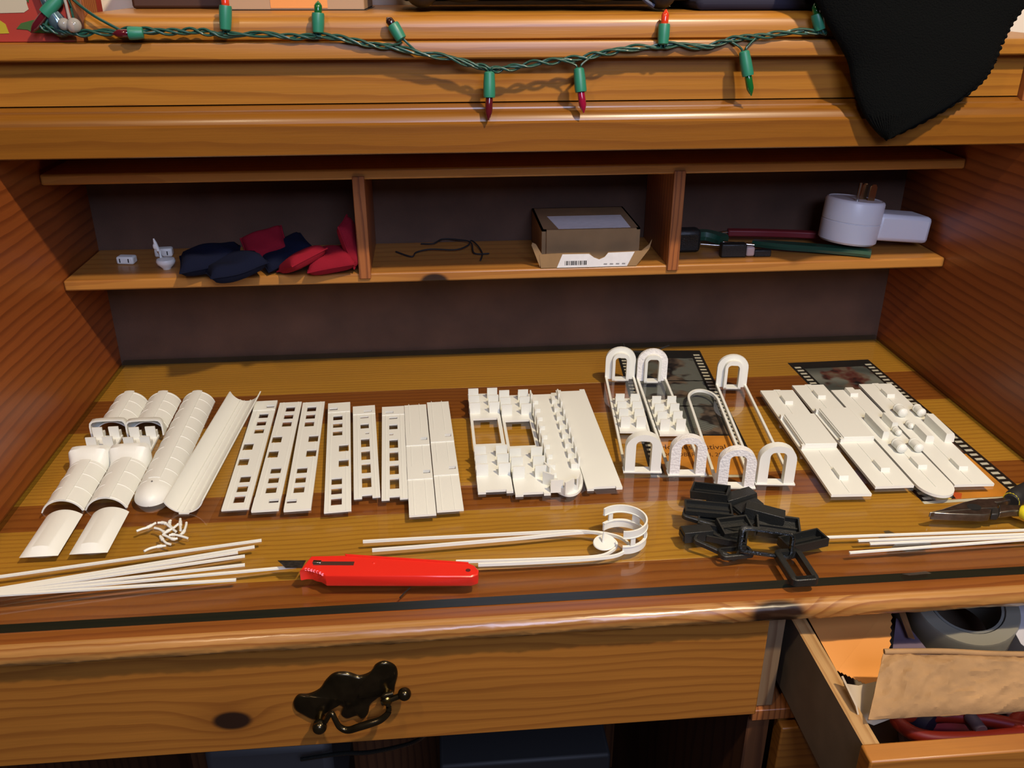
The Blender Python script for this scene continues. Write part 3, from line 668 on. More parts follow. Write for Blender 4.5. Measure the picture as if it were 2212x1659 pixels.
def card(a, b, d, Lw, label, frames, words, flame=False):
    "a = front left corner, b = front right, d = back left (world mm); frames = photo bands"
    rz = math.atan2(d.x-a.x, d.y-a.y); W = (b-a).length; Lg = (d-a).length
    t = thing('film_strip_card', label, 'photo card', (a.x, a.y, ZC), -math.degrees(rz), 'film-strip photo cards under the glass')
    MB().box(0, 0, 0, W, Lg, .08).build('card', INK, t)
    quad(0, 0, W, 4.5).build('white_margin', PALE, t)
    mb = MB(); n = int((Lg-8)/9.4)
    for k in range(n):
        v = 7+k*9.4
        for u in (3.4, W-11.4): mb.box(u, v, .08, u+8, v+4.4, .13)
    mb.build('sprocket_marks', PALE, t)
    quad(14.5, 5, W-29, Lw).build('orange_panel', ORNG, t)
    for v0, v1, m in frames: quad(14.5, v0, W-29, v1-v0).build('photo', m, t)
    for s, sz, u, v, sx in words: text_mesh('lettering', s, sz, INKT, t, (u, v, .16), 0, .12, sx)
    return t, W, Lg
a, b, d = P(1406.6, 1031, ZC), P(1641, 1020, ZC), P(1331, 757, ZC)
card(a, b, d, 82, 'film-strip photo card with festival lettering under the arched frames', [(90, 158, PH1), (161, 228, PH1), (231, 299, PH1)], [('Holmes Festival', 15, 17, 57, .74), ('OCTOBER 4TH, 2014', 11, 17, 42, .70)])
a, b, d = P(1997, 1089, ZC), P(2228, 1074, ZC), P(1701, 784, ZC)
t, W, Lg = card(a, b, d, 82, 'film-strip photo card with sprocket marks under the chassis plates', [(90, 158, PH2), (161, 228, PH2), (231, 315, PH2)], [('Festival', 15, 52, 57, .8), ('2014', 11, 70, 42, .8)])
FLM = mat('red_orange_print', (.55, .09, .02), .5)
MB().prism([(22, 5.5), (40, 5.5), (46, 14), (36, 22), (28, 16)], .14, .18).build('flame_print', FLM, t); MB().prism([(30, 5.5), (35, 6), (37, 24), (33, 30), (31, 18)], .18, .2).build('tree_print', INK, t)
MB().prism([(16, 6), (30, 5.2), (31, 7), (22, 10), (16, 9)], .2, .22).build('yellow_print', mat('yellow_print', (.75, .55, .10), .5), t)

# ------------------------------------------------------------------ black model frames heaped on the glass
def tray(mb, l, w, h, th=1.6, fl=1.4):
    mb.box(-l/2, -w/2, 0, l/2, w/2, fl); return mb.plate(-l/2, -w/2, l/2, w/2, fl, h, [(-l/2+th, -w/2+th, l/2-th, w/2-th)])
def ring_mesh(l, w, h, th=2.6, r=4.):
    def rr(l, w, r): return [(sx*(l/2-r)+r*cos(a0+pi/2*k/4), sy*(w/2-r)+r*sin(a0+pi/2*k/4)) for sx, sy, a0 in ((1, 1, 0), (-1, 1, pi/2), (-1, -1, pi), (1, -1, 3*pi/2)) for k in range(5)]
    o, i, e = rr(l, w, r), rr(l-2*th, w-2*th, max(.5, r-th)), rr(l-1.2, w-1.2, r)
    return MB().loft([[(p[0], p[1], 0) for p in o], [(p[0], p[1], h-.6) for p in o], [(p[0], p[1], h) for p in e], [(p[0], p[1], h) for p in i], [(p[0], p[1], 0) for p in i]], closed=True)
def bk(x, y): return 1480+x*.15066, 1030+y*.15066
PILE = [('t', (370, 215), 9, -28, (4, -6), 34, 17, 8, 'open black tray leaning on top of the heap by the rounded frame foot'),
        ('b', (770, 290), 5.5, 14, (-4, -5), 30, 17, 8, 'black box lying beside the leaning tray at the back of the heap'),
        ('p', (640, 420), 3.4, -6, (0, 3), 40, 18, 3, 'flat black plate in the middle of the heap under the boxes'),
        ('t', (330, 460), 9.5, -10, (6, 3), 42, 17, 5, 'long shallow black tray jutting out at the top of the heap'),
        ('r', (280, 585), 5, -24, (8, 8), 40, 16, 4, 'black ring frame tilted under the long shallow tray'),
        ('b', (160, 800), .1, 4, (0, 0), 26, 15, 10, 'black block at the end of the heap toward the hairpin strips'),
        ('t', (700, 700), 5, 12, (18, 4), 30, 18, 6, 'open black tray tipped forward in the middle of the heap'),
        ('b', (1130, 510), 7, -24, (6, 6), 34, 15, 10, 'black box with a sloping lid behind the tipped trays'),
        ('t', (1320, 700), 2.5, -10, (20, 6), 38, 21, 7, 'large open black tray tipped forward beside the standing ring'),
        ('t', (1690, 925), .2, 14, (0, 0), 40, 17, 8, 'black tray lying at the end of the heap over a white strip'),
        ('r', (460, 960), 1.2, -34, (4, 10), 40, 20, 4, 'black ring frame low at the front of the heap'),
        ('r', (720, 1085), .2, 8, (0, 3), 30, 14, 4, 'small black ring frame lying flat at the front of the heap'),
        ('t', (470, 640), 2.5, -16, (10, 4), 36, 18, 6, 'open black tray half hidden under the ring frames of the heap'),
        ('b', (900, 430), 6, 22, (4, -4), 26, 14, 6, 'black block between the sloping-lid box and the flat plate'),
        ('t', (600, 850), .8, -22, (6, 2), 34, 17, 6, 'open black tray lying behind the standing glossy ring'),
        ('b', (930, 620), .2, 40, (0, 0), 24, 16, 7, 'small black block buried in the middle of the heap')]
for kind, px, z, rz, (rx, ry), l, w_, h, lb in PILE:
    c = P(*bk(*px), z+h/2); t = thing('underframe_piece', lb, 'model part', (c.x, c.y, z), 0, 'black underframe pieces in a heap', rot=(R_(rx), R_(ry), R_(rz)))
    if kind == 't':
        tray(MB(), l, w_, h).build('tray', BLACK, t); MB().box(-l/2+2, -.6, 1.4, l/2-2, .6, h*.6).build('web', BLACK, t)
    elif kind == 'p':
        MB().box(-l/2, -w_/2, 0, l/2, w_/2, h).build('plate', BLACK, t); MB().box(-l/2+2, -2, h, l/2-2, 2, h+1.5).build('spine', BLACK, t)
    elif kind == 'b':
        MB().prism([(-w_/2, 0), (w_/2, 0), (w_/2, h*.75), (w_/2-2.5, h), (-w_/2+1, h)], -l/2, l/2, 'x').build('body', BLACK, t, bevel=.4); MB().box(-l/2-.8, -w_/2+2, 1, l/2+.8, w_/2-2, h*.6).build('end_lug', BLACK, t)
    else: ring_mesh(l, w_, h).build('ring', BLACK, t, smooth=40)
c = P(*bk(1110, 1130), 0)
t = thing('underframe_piece', 'glossy black ring frame standing on edge before the heap', 'model part', (c.x, c.y-1, 1.2), 0, 'black underframe pieces in a heap', rot=(R_(66), R_(7), R_(-8)))
mr = ring_mesh(47, 23, 6, 3.0, 5); mr.v = [p+V(0, 11.5, 0) for p in mr.v]; mr.build('ring', BLACKG, t, smooth=40)
ms = ring_mesh(45.5, 21.5, 1, .9, 4.5); ms.v = [p+V(0, 11.5, 6) for p in ms.v]; ms.build('inner_lip', BLACKG, t, smooth=40)
c = P(1719, 1225, 3)
t = thing('underframe_piece', 'single black ring frame overhanging the front edge of the glass', 'model part', (c.x, c.y, .1), 91, 'loose black frame')
ring_mesh(43, 23, 6.5, 5, 4.5).build('ring', BLACK, t, smooth=40)
for k in range(4): MB().box(-20.6+k*1.1, -8, 6.5, -20.0+k*1.1, 8, 6.9).build('layer_ridge', BLACKG, t)

# ------------------------------------------------------------------ red cutter
RED = mat('red_cutter_plastic', (.72, .022, .012), .35, coat=.1); STEEL = mat('blued_steel_blade', (.08, .075, .07), .35, metal=.8, noise=.4, nscale=300); CHROME = mat('bright_metal', (.7, .7, .68), .18, metal=1)
def kp(x, y, z=13.): return P(590+x*.20796, 1180+y*.20796, z)
kc = kp(1100, 240, 0); kc.z = 0
t = thing('utility_knife', 'red plastic utility knife with its short blade out, over the hairpin strips', 'knife', kc)
ol = [(275,250),(395,98),(750,90),(1300,124),(2030,176),(2095,200),(2135,245),(2125,290),(2060,312),(1500,312),(545,308),(490,272),(440,262),(390,240),(335,238)]
top_ = [kp(*p)-kc for p in ol]; cc = sum(top_, Vector())/len(top_)
def lay(z, k=1.): return [V(cc.x+(p.x-cc.x)*(1-(1-k)*.25), cc.y+(p.y-cc.y)*k, z) for p in top_]
MB().loft([lay(3.2, .97), lay(4, 1), lay(12.2, 1), lay(13, .95)]).build('handle', RED, t, smooth=35)
a, b = kp(420, 178, 13)-kc, kp(840, 180, 13)-kc
MB().sweep([a, b], [(-2.4, 0), (2.4, 0), (2.4, .25), (-2.4, .25)]).build('slot', mat('dark_slot', (.05, .016, .010), .6), t)
MB().sweep([kp(415, 168, 13)-kc, kp(500, 172, 13)-kc], [(-2.3, 0), (2.3, 0), (1.6, 1.4), (-1.6, 1.4)]).build('slider', CHROME, t, bevel=.3)
bl = [kp(x, y, 9)-kc for x, y in ((48, 148), (340, 148), (300, 222), (130, 222))]
MB().prism([(p.x, p.y) for p in bl], 8.6, 9.2).build('blade', STEEL, t)
MB().prism([(p.x, p.y) for p in [kp(x, y)-kc for x, y in ((745, 86), (2030, 172), (2028, 186), (760, 104))]], 12.6, 13.7).build('spine_rib', RED, t)
hc = kp(2025, 250)-kc
MB().lathe([(2.0, 0), (2.0, .3)], 16).build('hang_hole', mat('dark_red_hole', (.09, .006, .004), .7), t, loc=(hc.x, hc.y, 12.95))
mb = MB()
for x, y in ((340, 240), (370, 243), (400, 250), (430, 258), (460, 266), (490, 278), (515, 294)): mb.tube([kp(x, y, 4)-kc, kp(x, y, 12.6)-kc], 1.2, 8)
mb.build('grip_ridges', RED, t, smooth=40)
for x, y in ((1045, 172),): MB().ball(kp(x, y, 13)-kc, (1.4, 1.4, .5), 6).build('rivet', RED, t, smooth=60)

# ------------------------------------------------------------------ pliers
PST = mat('plier_steel', (.26, .24, .21), .28, metal=.95, noise=.25, nscale=160); PYEL = mat('yellow_grip', (.78, .66, .02), .4); PBLK = mat('black_grip', (.012, .012, .012), .6)
def pp(x, y, z=6.): return P(1980+x*.12058, 1040+y*.12058, z)
pc = pp(1400, 560, 0); pc.z = 0
t = thing('needle_nose_pliers', 'needle-nose pliers with black and yellow grips lying on the card corner', 'pliers', pc)
def slab(pix, z0, z1, name, m, bev=1.2): return MB().prism([((pp(x, y, (z0+z1)/2)-pc).x, (pp(x, y, (z0+z1)/2)-pc).y) for x, y in pix], z0, z1).build(name, m, t, bevel=bev)
slab([(215, 590), (420, 545), (820, 410), (1080, 350), (1290, 350), (1440, 430), (1440, 505), (1200, 520), (700, 560), (240, 602)], 5, 10, 'upper_jaw', PST)
slab([(240, 608), (700, 575), (1200, 540), (1330, 560), (1300, 640), (1180, 660), (600, 640), (250, 622)], 2, 9.6, 'lower_jaw', PST)
slab([(1340, 520), (1470, 520), (1460, 640), (1320, 640)], 1.5, 8.4, 'pivot_block', mat('dark_pivot', (.03, .028, .026), .5, metal=.4))
hp_ = pp(1030, 455, 10)-pc
MB().lathe([(6.2, 0), (6.2, .3)], 24).build('cutter_hole', mat('black_hole', (.004, .004, .004), .8), t, loc=(hp_.x, hp_.y, 9.9)).scale = (1, .8, 1)
slab([(1250, 350), (1400, 345), (1680, 310), (1700, 370), (1450, 420), (1300, 420)], 3, 9, 'upper_arm', PST)
slab([(1465, 465), (1880, 470), (1900, 575), (1700, 580), (1470, 610)], 2, 9, 'lower_arm', PST)
MB().tube(spline([pp(1690, 360, 7)-pc, pp(1800, 260, 8)-pc, pp(2000, 160, 8)-pc, pp(2500, -60, 8)-pc], 6), lambda i: 6.5+min(i, 4)*.5, 14).build('black_grip', PBLK, t, smooth=60)
a = pp(1690, 345, 7)-pc; b = pp(1745, 312, 7)-pc; MB().tube([a, b], 7.6, 16).build('yellow_collar', PYEL, t, smooth=60)
MB().tube(spline([pp(1860, 540, 6)-pc, pp(2000, 570, 7)-pc, pp(2200, 640, 7)-pc, pp(2600, 760, 7)-pc], 6), lambda i: 5.5+min(i, 4)*.4, 14).build('yellow_grip', PYEL, t, smooth=60)
# ------------------------------------------------------------------ tape scraps on the glass
TAPE = arch_glass('frosted_clear_tape', (.50, .56, .50), 1.6, .35, .22)
def scrap(pix, label, z=.06, dz=None):
    pts = [P(*p, z) for p in pix]; c = sum(pts, Vector())/len(pts); c.z = 0
    tag(MB().prism([((p-c).x, (p-c).y) for p in pts], z, z+.12).build('tape_scrap', TAPE, None, loc=c), label, 'tape')
scrap([(1908, 1147), (1920, 1146), (1935, 1153), (1918, 1160)], 'tiny scrap of clear tape between two thin white strips')
scrap([(1938, 1172), (2010, 1173), (2014, 1186), (1960, 1192), (1925, 1184)], 'scrap of frosted clear tape under the slanting white strip')
scrap([(1948, 1240), (2000, 1234), (2012, 1239), (1965, 1243)], 'scrap of clear tape on the front edge of the glass')
# ------------------------------------------------------------------ things on the cubbyhole shelf
ZS = 143.15
def sp_(px, py, z=ZS): return P(px, py, z)
t = thing('socket_adapter', 'small white two-slot plastic block lying alone on the shelf', 'model part', sp_(272, 572)+V(0, 6, 0), -8)
MB().box(-10, -6, 0, 10, 6, 9).build('body', WHITE, t, bevel=2)
for x in (-5.5, 4.5): MB().box(x-.6, -6.3, 2.5, x+.6, -5.9, 7).build('slot', INK, t)
t = thing('socket_adapter', 'small white two-slot plastic block behind the white dish with a peg', 'model part', sp_(352, 557)+V(0, 8, 0), 5)
MB().box(-10, -6, 0, 10, 6, 10).build('body', WHITE, t, bevel=2)
for x in (-4.5, 4.5): MB().box(x-.6, -6.3, 2.5, x+.6, -5.9, 7).build('slot', INK, t)
t = thing('dish_with_peg', 'white dish-shaped figure piece with an upright peg on the shelf', 'figurine', sp_(358, 584)+V(0, 6, 0), 0)
MB().lathe([(.1, 0), (4.5, 0), (5, 1.5), (9.5, 6), (10.5, 9), (9.5, 11.5), (4, 13), (.1, 13.4)], 28).build('dish', WHITE, t, smooth=50)
MB().tube([(-4, 2, 11), (-7, 3, 20), (-9.5, 4, 29), (-10.5, 4, 34)], lambda i: (2.6, 2.2, 2, .8)[i], 10).ball((-10, 4, 25), (2.6, 2.6, 4)).build('peg', WHITE, t, smooth=60)
NAVY = mat('navy_bean_bag_cloth', (.006, .008, .022), .95, bump=.4, bscale=1500, spec=.1); CRIM = mat('crimson_bean_bag_cloth', (.23, .010, .022), .95, bump=.4, bscale=1500, spec=.1)
def bean_bag(px, py, z, rot, l, w_, th, m, label, sag=0.):
    c = sp_(px, py, ZS+z); n = 14
    t = thing('bean_bag', label, 'bean bag', c, 0, 'bean bags on the shelf', rot=tuple(R_(a) for a in rot))
    top, bot = [], []
    for j in range(n+1):
        for i in range(n+1):
            u, v = 2*i/n-1, 2*j/n-1; e = max(0, (1-u**4))*max(0, (1-v**4)); h = th/2*e**.4
            px_, py_ = u*l/2*(1-.05*(1-v*v)*abs(u)), v*w_/2*(1-.05*(1-u*u)*abs(v)); wob = sag*sin(u*2.6+v*1.4)
            top.append((px_, py_, h*(1+.12*sin(5*u+3*v))+wob)); bot.append((px_, py_, -h*.8+wob))
    N = n+1; fs = []
    for j in range(n):
        for i in range(n):
            a = j*N+i; fs.append((a, a+1, a+N+1, a+N)); fs.append((N*N+a, N*N+a+N, N*N+a+N+1, N*N+a+1))
    mb = MB().add(top+bot, fs); mb.build('cloth', m, t, smooth=70)
    ed = [(i, 0) for i in range(n)]+[(n, j) for j in range(n)]+[(i, n) for i in range(n, 0, -1)]+[(0, j) for j in range(n, 0, -1)]
    MB().tube([top[j*N+i] for i, j in ed], .9, 6, closed=True).build('seam', m, t, smooth=60)
bean_bag(455, 560, 17, (6, -6, 12), 66, 48, 26, NAVY, 'navy bean bag at the back of the pile, by the white dish')
bean_bag(510, 577, 15, (-4, -8, 22), 62, 50, 24, NAVY, 'navy bean bag lying across the front of the shelf', 2)
bean_bag(615, 545, 18, (12, -18, 25), 58, 44, 20, NAVY, 'navy bean bag wedged between the crimson ones')
bean_bag(572, 528, 26, (30, -14, 12), 48, 40, 18, CRIM, 'crimson bean bag on top at the back of the pile')
bean_bag(652, 562, 17, (-22, -14, 38), 46, 46, 18, CRIM, 'crimson bean bag tilted toward the shelf front with corner down')
bean_bag(716, 562, 13, (6, -8, 4), 52, 46, 24, CRIM, 'crimson bean bag lying flat beside the divider')
bean_bag(757, 522, 32, (20, 74, 10), 50, 40, 18, CRIM, 'crimson bean bag standing against the divider')
# black cord
CORD = mat('black_braided_cord', (.012, .010, .010), .8)
def bc(x, y, z=2.): return P(750+x*.33906, 340+y*.33906, ZS+z)
cp = spline([bc(310, 600), bc(410, 632), bc(440, 605), bc(530, 585, 3), bc(690, 588, 3), bc(770, 560, 4), bc(790, 530, 4), bc(830, 560, 3), bc(860, 610), bc(850, 655)], 7)
tag(MB().tube(cp, .9, 6).tube(spline([bc(470, 550), bc(550, 548, 3), bc(610, 520, 4), bc(720, 525, 4), bc(790, 545, 4), bc(810, 610), bc(905, 612)], 7), .9, 6).build('cord', CORD, None, smooth=60), 'thin knotted black cord lying loose on the empty middle shelf', 'cord')
# cardboard box
CARD = mat('brown_cardboard', (.27, .165, .075), .85, noise=.10, nscale=35); LABEL = mat('white_paper_label', (.72, .72, .74), .7, noise=.05, nscale=120)
BX0, BX1 = 519.5, 640.; BY = -119.
t = thing('cardboard_box', 'open brown cardboard box with torn white barcode label on the shelf', 'box', ((BX0+BX1)/2, BY, ZS))
hw = (BX1-BX0)/2
MB().plate(-hw+4, 12, hw-4, 112, 0, 41, [(-hw+6, 14, hw-6, 110)]).box(-hw+4, 12, 39, hw-4, 112, 41).box(-hw+4, 12, 0, hw-4, 112, 2).build('carton', CARD, t)
MB().box(-hw+9, 8, 3, hw-9, 11.8, 41.5).build('front_wall', CARD, t)
MB().prism([(-hw+2, .2), (-hw, 16), (-hw+30, 17), (-3, 16.5), (1, 12), (8, 9.5), (14, 12), (18, 17), (hw-4, 17.5), (hw+5, 20), (hw-9, .2)], -1.0, .6, 'y').build('front_flap', CARD, t)
MB().prism([(-hw+20, .3), (-hw+26, 15.8), (-4, 15.6), (2, 11.2), (8, 8.8), (14, 11.4), (18, 16.4), (hw-12, 17), (hw-20, .3)], -1.5, -1.05, 'y').build('label', LABEL, t, label='torn white shipping label')
mb = MB(); x = -hw+29
rnd = random.Random(3)
while x < -hw+53: w1 = rnd.choice((.5, .8, 1.2)); mb.box(x, -1.62, 3, x+w1, -1.5, 8); x += w1+rnd.choice((.5, .7, 1.1))
mb.build('barcode', INK, t)
mb = MB()
for x in (13, 20, 27, 34): mb.prism([(x, 2.6), (x+4, 2.4), (x+4.4, 4), (x+.5, 4.2)], -1.6, -1.5, 'y')
mb.build('label_marks', mat('grey_print_marks', (.25, .25, .26), .8), t)
MB().prism([(-hw+1, 1), (-hw-9, 27), (-hw-8, 30), (-hw-4, 28), (-hw+3, 16)], -.5, 1, 'y').build('side_flap', CARD, t)
MB().prism([(hw-3, 17), (hw+6, 20), (hw+8, 30), (hw+5, 24)], 2, 3.2, 'y').build('side_flap', CARD, t)
tl = [(-hw+23, 13)] + [(-hw+23+k*(2*hw-38)/22, 11.0+(1.6 if k % 2 else 0)+(k % 5)*.3) for k in range(23)] + [(hw-15, 70), (-hw+17, 70)]
MB().prism(tl, 41.05, 41.4).build('top_label', LABEL, t, label='torn grey-white paper on the lid')
# white plug-in adapter lying on the scissors
t = thing('plug_adapter', 'white round plug adapter with prongs and a boxy side arm on the shelf', 'adapter', (897, -76, 153.5), 0, rot=(R_(-3), R_(6), R_(4)))
AD = mat('white_appliance_plastic', (.70, .70, .74), .38); BR = mat('brass_prong', (.45, .30, .16), .3, metal=1)
MB().lathe([(.1, 0), (31, 0), (33.5, 2.5), (34, 24.6), (33.2, 25), (33.2, 25.6), (34, 26), (34, 48), (33, 50), (31, 51), (30.5, 50), (.1, 50)], 48).build('body', AD, t, smooth=40)
MB().box(24, -22, 6, 93, 22, 38).build('side_arm', AD, t, bevel=5)
MB().box(80, -14, 37.1, 86, 10, 37.5).build('vent', INK, t); MB().ball((42, -14, 37), (4, 2.4, .8), 6).build('led', mat('clear_led', (.8, .8, .85), .2), t, smooth=60)
for x, y, m in ((-6, -13, CHROME), (10, 2, BR), (17, -5, BR)):
    (MB().tube([(x, y, 50), (x, y, 71)], 2.0, 10) if m is CHROME else MB().prism([(x-4, 50), (x+4, 50), (x+4, 66), (x+2, 69), (x-2, 69), (x-4, 66)], y, y+1.5, 'y')).build('prong', m, t, smooth=40)
# green-handled scissors
GRN = mat('dark_green_plastic', (.010, .060, .036), .3, coat=.3)
def sc(x, y, z=5.): return P(1460+x*.19892, 460+y*.19892, ZS+z)
so = sc(1000, 400, 0); so.z = ZS
t = thing('scissors', 'green-handled tool with bright steel rods lying along the shelf under the adapter', 'tool', so)
h = spline([sc(840, 320, 6)-so, sc(1100, 345, 7)-so, sc(1500, 375, 6)-so, sc(1900, 410, 5)-so, sc(2120, 435, 4.5)-so], 6)
MB().sweep(h, lambda i: [(q[0]*(.55+.45*min(1, i/8)), q[1]) for q in ((-9, -3.5), (9, -3.5), (10, 0), (7, 3.2), (-7, 3.2), (-10, 0))]).build('handle', GRN, t, smooth=40)
h2 = spline([sc(200, 240, 12)-so, sc(320, 235, 12)-so, sc(450, 265, 10)-so, sc(520, 290, 9)-so], 5)
MB().sweep(h2, [(-9, -5), (9, -5), (10, 0), (7, 5), (-7, 5), (-10, 0)]).build('second_handle', GRN, t, smooth=40)
MB().tube([sc(270, 338, 6)-so, sc(630, 366, 5)-so], 1.3, 8).build('steel_rod', CHROME, t, smooth=50)
MB().tube([sc(510, 318, 9)-so, sc(850, 348, 7)-so], 1.8, 8).build('steel_rod', CHROME, t, smooth=50)
MB().ball(sc(680, 345, 8)-so, 3.5).build('pivot', CHROME, t, smooth=60)
t = thing('red_handle', 'dark red flat handle lying behind the green tool', 'tool', sc(1000, 240, 0), 0)
rp_ = spline([sc(560, 210, 12), sc(900, 215, 12), sc(1250, 225, 10), sc(1560, 240, 9)], 6); q0 = sc(1000, 240, 0)
MB().sweep([p-q0 for p in rp_], [(-6, -4), (6, -4), (6, 4), (-6, 4)]).build('grip', mat('dark_red_plastic', (.16, .010, .014), .5), t, bevel=1.5)
MB().tube([rp_[0]-q0+V(2, 0, 0), rp_[0]-q0+V(-24, -2, -2)], 2.5, 8).build('shaft', CHROME, t, smooth=50)
t = thing('black_clip', 'black and pale plastic clip lying before the steel rods', 'clip', sc(620, 470, 0), -3)
MB().box(-16, -6, 0, 14, 6, 16).build('jaw', BLACK, t, bevel=1.5); MB().box(14, -5, 1, 24, 5, 12).build('pale_hinge', mat('pale_pink_plastic', (.55, .42, .38), .5), t, bevel=2); MB().box(24, -4, 0, 44, 4, 8).build('lever', BLACK, t, bevel=1)
t = thing('black_tool_end', 'black rounded tool end beside the divider on the shelf', 'tool', sc(115, 440, 0)+V(0, 8, 0), 0)
MB().box(-16, -8, 0, 17, 12, 28).build('block', BLACK, t, bevel=5); MB().box(-13, -8.4, 4, 13, -7.9, 22).build('pad', BLACKG, t)

# ------------------------------------------------------------------ contents of the open drawer
KRAFT = mat('crumpled_kraft_paper', (.32, .185, .078), .85, noise=.2, nscale=30, bump=1., bscale=90); ORP = mat('orange_paper', (.80, .34, .085), .75); PLB = arch_glass('thin_plastic_bag', (.80, .76, .84), 1.4, .12, .08)
a, b, c_, d_ = P(1874, 1556, -44), P(2330, 1530, -46), P(2330, 1420, -18), P(1908, 1412, -18)
t = thing('paper_bag', 'crumpled brown paper bag lying folded across the open drawer', 'paper bag', (a+b+c_+d_)/4); q0 = (a+b+c_+d_)/4
def crumple(n, m, th):
    front, back = [], []
    rr = random.Random(5)
    for j in range(m+1):
        for i in range(n+1):
            u, v = i/n, j/m; p = a*(1-u)*(1-v)+b*u*(1-v)+c_*u*v+d_*(1-u)*v - q0
            w1 = 4.6*(abs(mnoise.noise(V(u*6.5+3, v*2.6, 1)))*-1+.25)+2.6*(abs(mnoise.noise(V(u*15, v*6, 5)))*-1+.2)+.5*mnoise.noise(V(u*40, v*16, 2))
            e = (1-(2*u-1)**8)*(1-(2*v-1)**8)
            nrm = V(.02, -.40, .91)
            front.append(p+nrm*(th*.6*e+w1)+V(0, 0, 0)); back.append(p-nrm*(th*.5*e))
    N = n+1; fs = []
    for j in range(m):
        for i in range(n):
            k = j*N+i; fs += [(k, k+1, k+N+1, k+N), ((m+1)*N+k, (m+1)*N+k+N, (m+1)*N+k+N+1, (m+1)*N+k+1)]
    rim = [(i, 0) for i in range(n)]+[(n, j) for j in range(m)]+[(i, m) for i in range(n, 0, -1)]+[(0, j) for j in range(m, 0, -1)]
    for k, (i, j) in enumerate(rim):
        i2, j2 = rim[(k+1) % len(rim)]; k1, k2 = j*N+i, j2*N+i2; fs.append((k1, k1+(m+1)*N, k2+(m+1)*N, k2))
    return MB().add(front+back, fs)
crumple(80, 30, 9).build('bag', KRAFT, t, smooth=25)
fl_ = [a*.12+d_*.88, d_+V(0, 4, 1), (c_+d_)/2+V(0, 5, 2), c_+V(0, 4, 1)]
MB().tube(spline([d_-q0+V(1, 1, 1), (c_*.3+d_*.7)-q0+V(0, 1, 2.5), (c_*.6+d_*.4)-q0+V(0, 1, 1), c_-q0+V(0, 1, 2)], 8), 2.2, 8).build('folded_top', KRAFT, t, smooth=60)
cup = P(1872, 1495, -44)
t = thing('paper_scrap', 'small curled cream paper tucked beside the paper bag', 'paper', cup, 0)
MB().loft([[(x, -14+z*.2, z) for x, z in ((-14, 2), (-11, -9), (0, -15), (13, -10))]+[(x*1.1, -14+z*.2-.6, z-.6) for x, z in ((13, -10), (0, -15), (-11, -9), (-14, 2))], [(x, 12, z+4) for x, z in ((-14, 2), (-11, -6), (0, -9), (13, -6))]+[(x*1.1, 12, z+3.4) for x, z in ((13, -6), (0, -9), (-11, -6), (-14, 2))]]).build('curl', mat('cream_paper', (.42, .34, .24), .8), t, smooth=60)
# orange pinked card
n = 26; e1, e2, e3, e4 = P(1736, 1318, -70), P(1926, 1300, -70), P(1922, 1475, -60), P(1915, 1500, -58)
lf = P(1808, 1450, -60); q1 = (e1+e3)/2
edge = []
for k in range(n+1):
    p = lf+(e4-lf)*k/n; edge.append(p+V(0, 2.0 if k % 2 else 0, 0))
right = [e4+(e2-e4)*k/n+V(1.6 if k % 2 else 0, 0, 0) for k in range(1, n+1)]
poly = [e1]+edge+right
t = thing('orange_card', 'bright orange paper with pinked edges in the open drawer', 'paper', q1)
MB().add([p-q1 for p in poly]+[p-q1-V(0, 0, .5) for p in poly], [list(range(len(poly))), list(range(len(poly), 2*len(poly)))[::-1]]+[(k, (k+1) % len(poly), len(poly)+(k+1) % len(poly), len(poly)+k) for k in range(len(poly))]).build('sheet', ORP, t)
# tape roll dispenser, papers
TR_ = mat('translucent_tape_roll', (.20, .19, .15), .4)
c = P(2060, 1362, -98)
t = thing('tape_roll', 'pale translucent roll of packing tape in the open drawer', 'tape roll', c, 0, rot=(R_(16), R_(-6), 0))
prf = [(32, 0), (43, 0), (44, 2), (44, 42), (43, 44), (32, 44), (31, 42), (31, 2)]
MB().loft([[(r*cos(2*pi*k/40), r*sin(2*pi*k/40), z) for k in range(40)] for r, z in prf], closed=True).build('tape_ring', TR_, t, smooth=40)
MB().loft([[(r*cos(2*pi*k/40), r*sin(2*pi*k/40), z) for k in range(40)] for r, z in ((30.8, 1), (30.8, 43), (28.5, 43), (28.5, 1))], closed=True).build('core', mat('grey_core', (.16, .16, .14), .6), t, smooth=40)
MB().prism([(8, -44.6), (30, -42), (34, -60), (14, -66)], 22, 22.4).build('loose_end', TR_, t)
def sheet(name, pix, zs, m, label, cat='paper', th=.5):
    pts = [P(*p, z) for p, z in zip(pix, zs)]; c = sum(pts, Vector())/len(pts); n = len(pts)
    t = thing(name, label, cat, c)
    MB().add([p-c for p in pts]+[p-c-V(0, 0, th) for p in pts], [list(range(n)), list(range(n, 2*n))[::-1]]+[(k, (k+1) % n, n+(k+1) % n, n+k) for k in range(n)]).build('sheet', m, t)
    return t
sheet('white_paper', [(2162, 1308), (2260, 1296), (2270, 1440), (2205, 1390)], [-62, -60, -70, -66], mat('lavender_white_paper', (.48, .47, .50), .8), 'corner of white paper under the desk edge in the open drawer')
sheet('purple_card', [(1936, 1335), (1962, 1352), (2010, 1412), (1925, 1430)], [-80, -80, -78, -78], mat('purple_grey_card', (.16, .12, .17), .6), 'purple grey card behind the orange paper in the open drawer')
sheet('brown_card', [(1938, 1312), (1950, 1306), (1976, 1380), (1962, 1376)], [-74, -74, -72, -74], mat('tan_card', (.30, .14, .05), .7), 'narrow tan card edge between orange paper and tape roll')
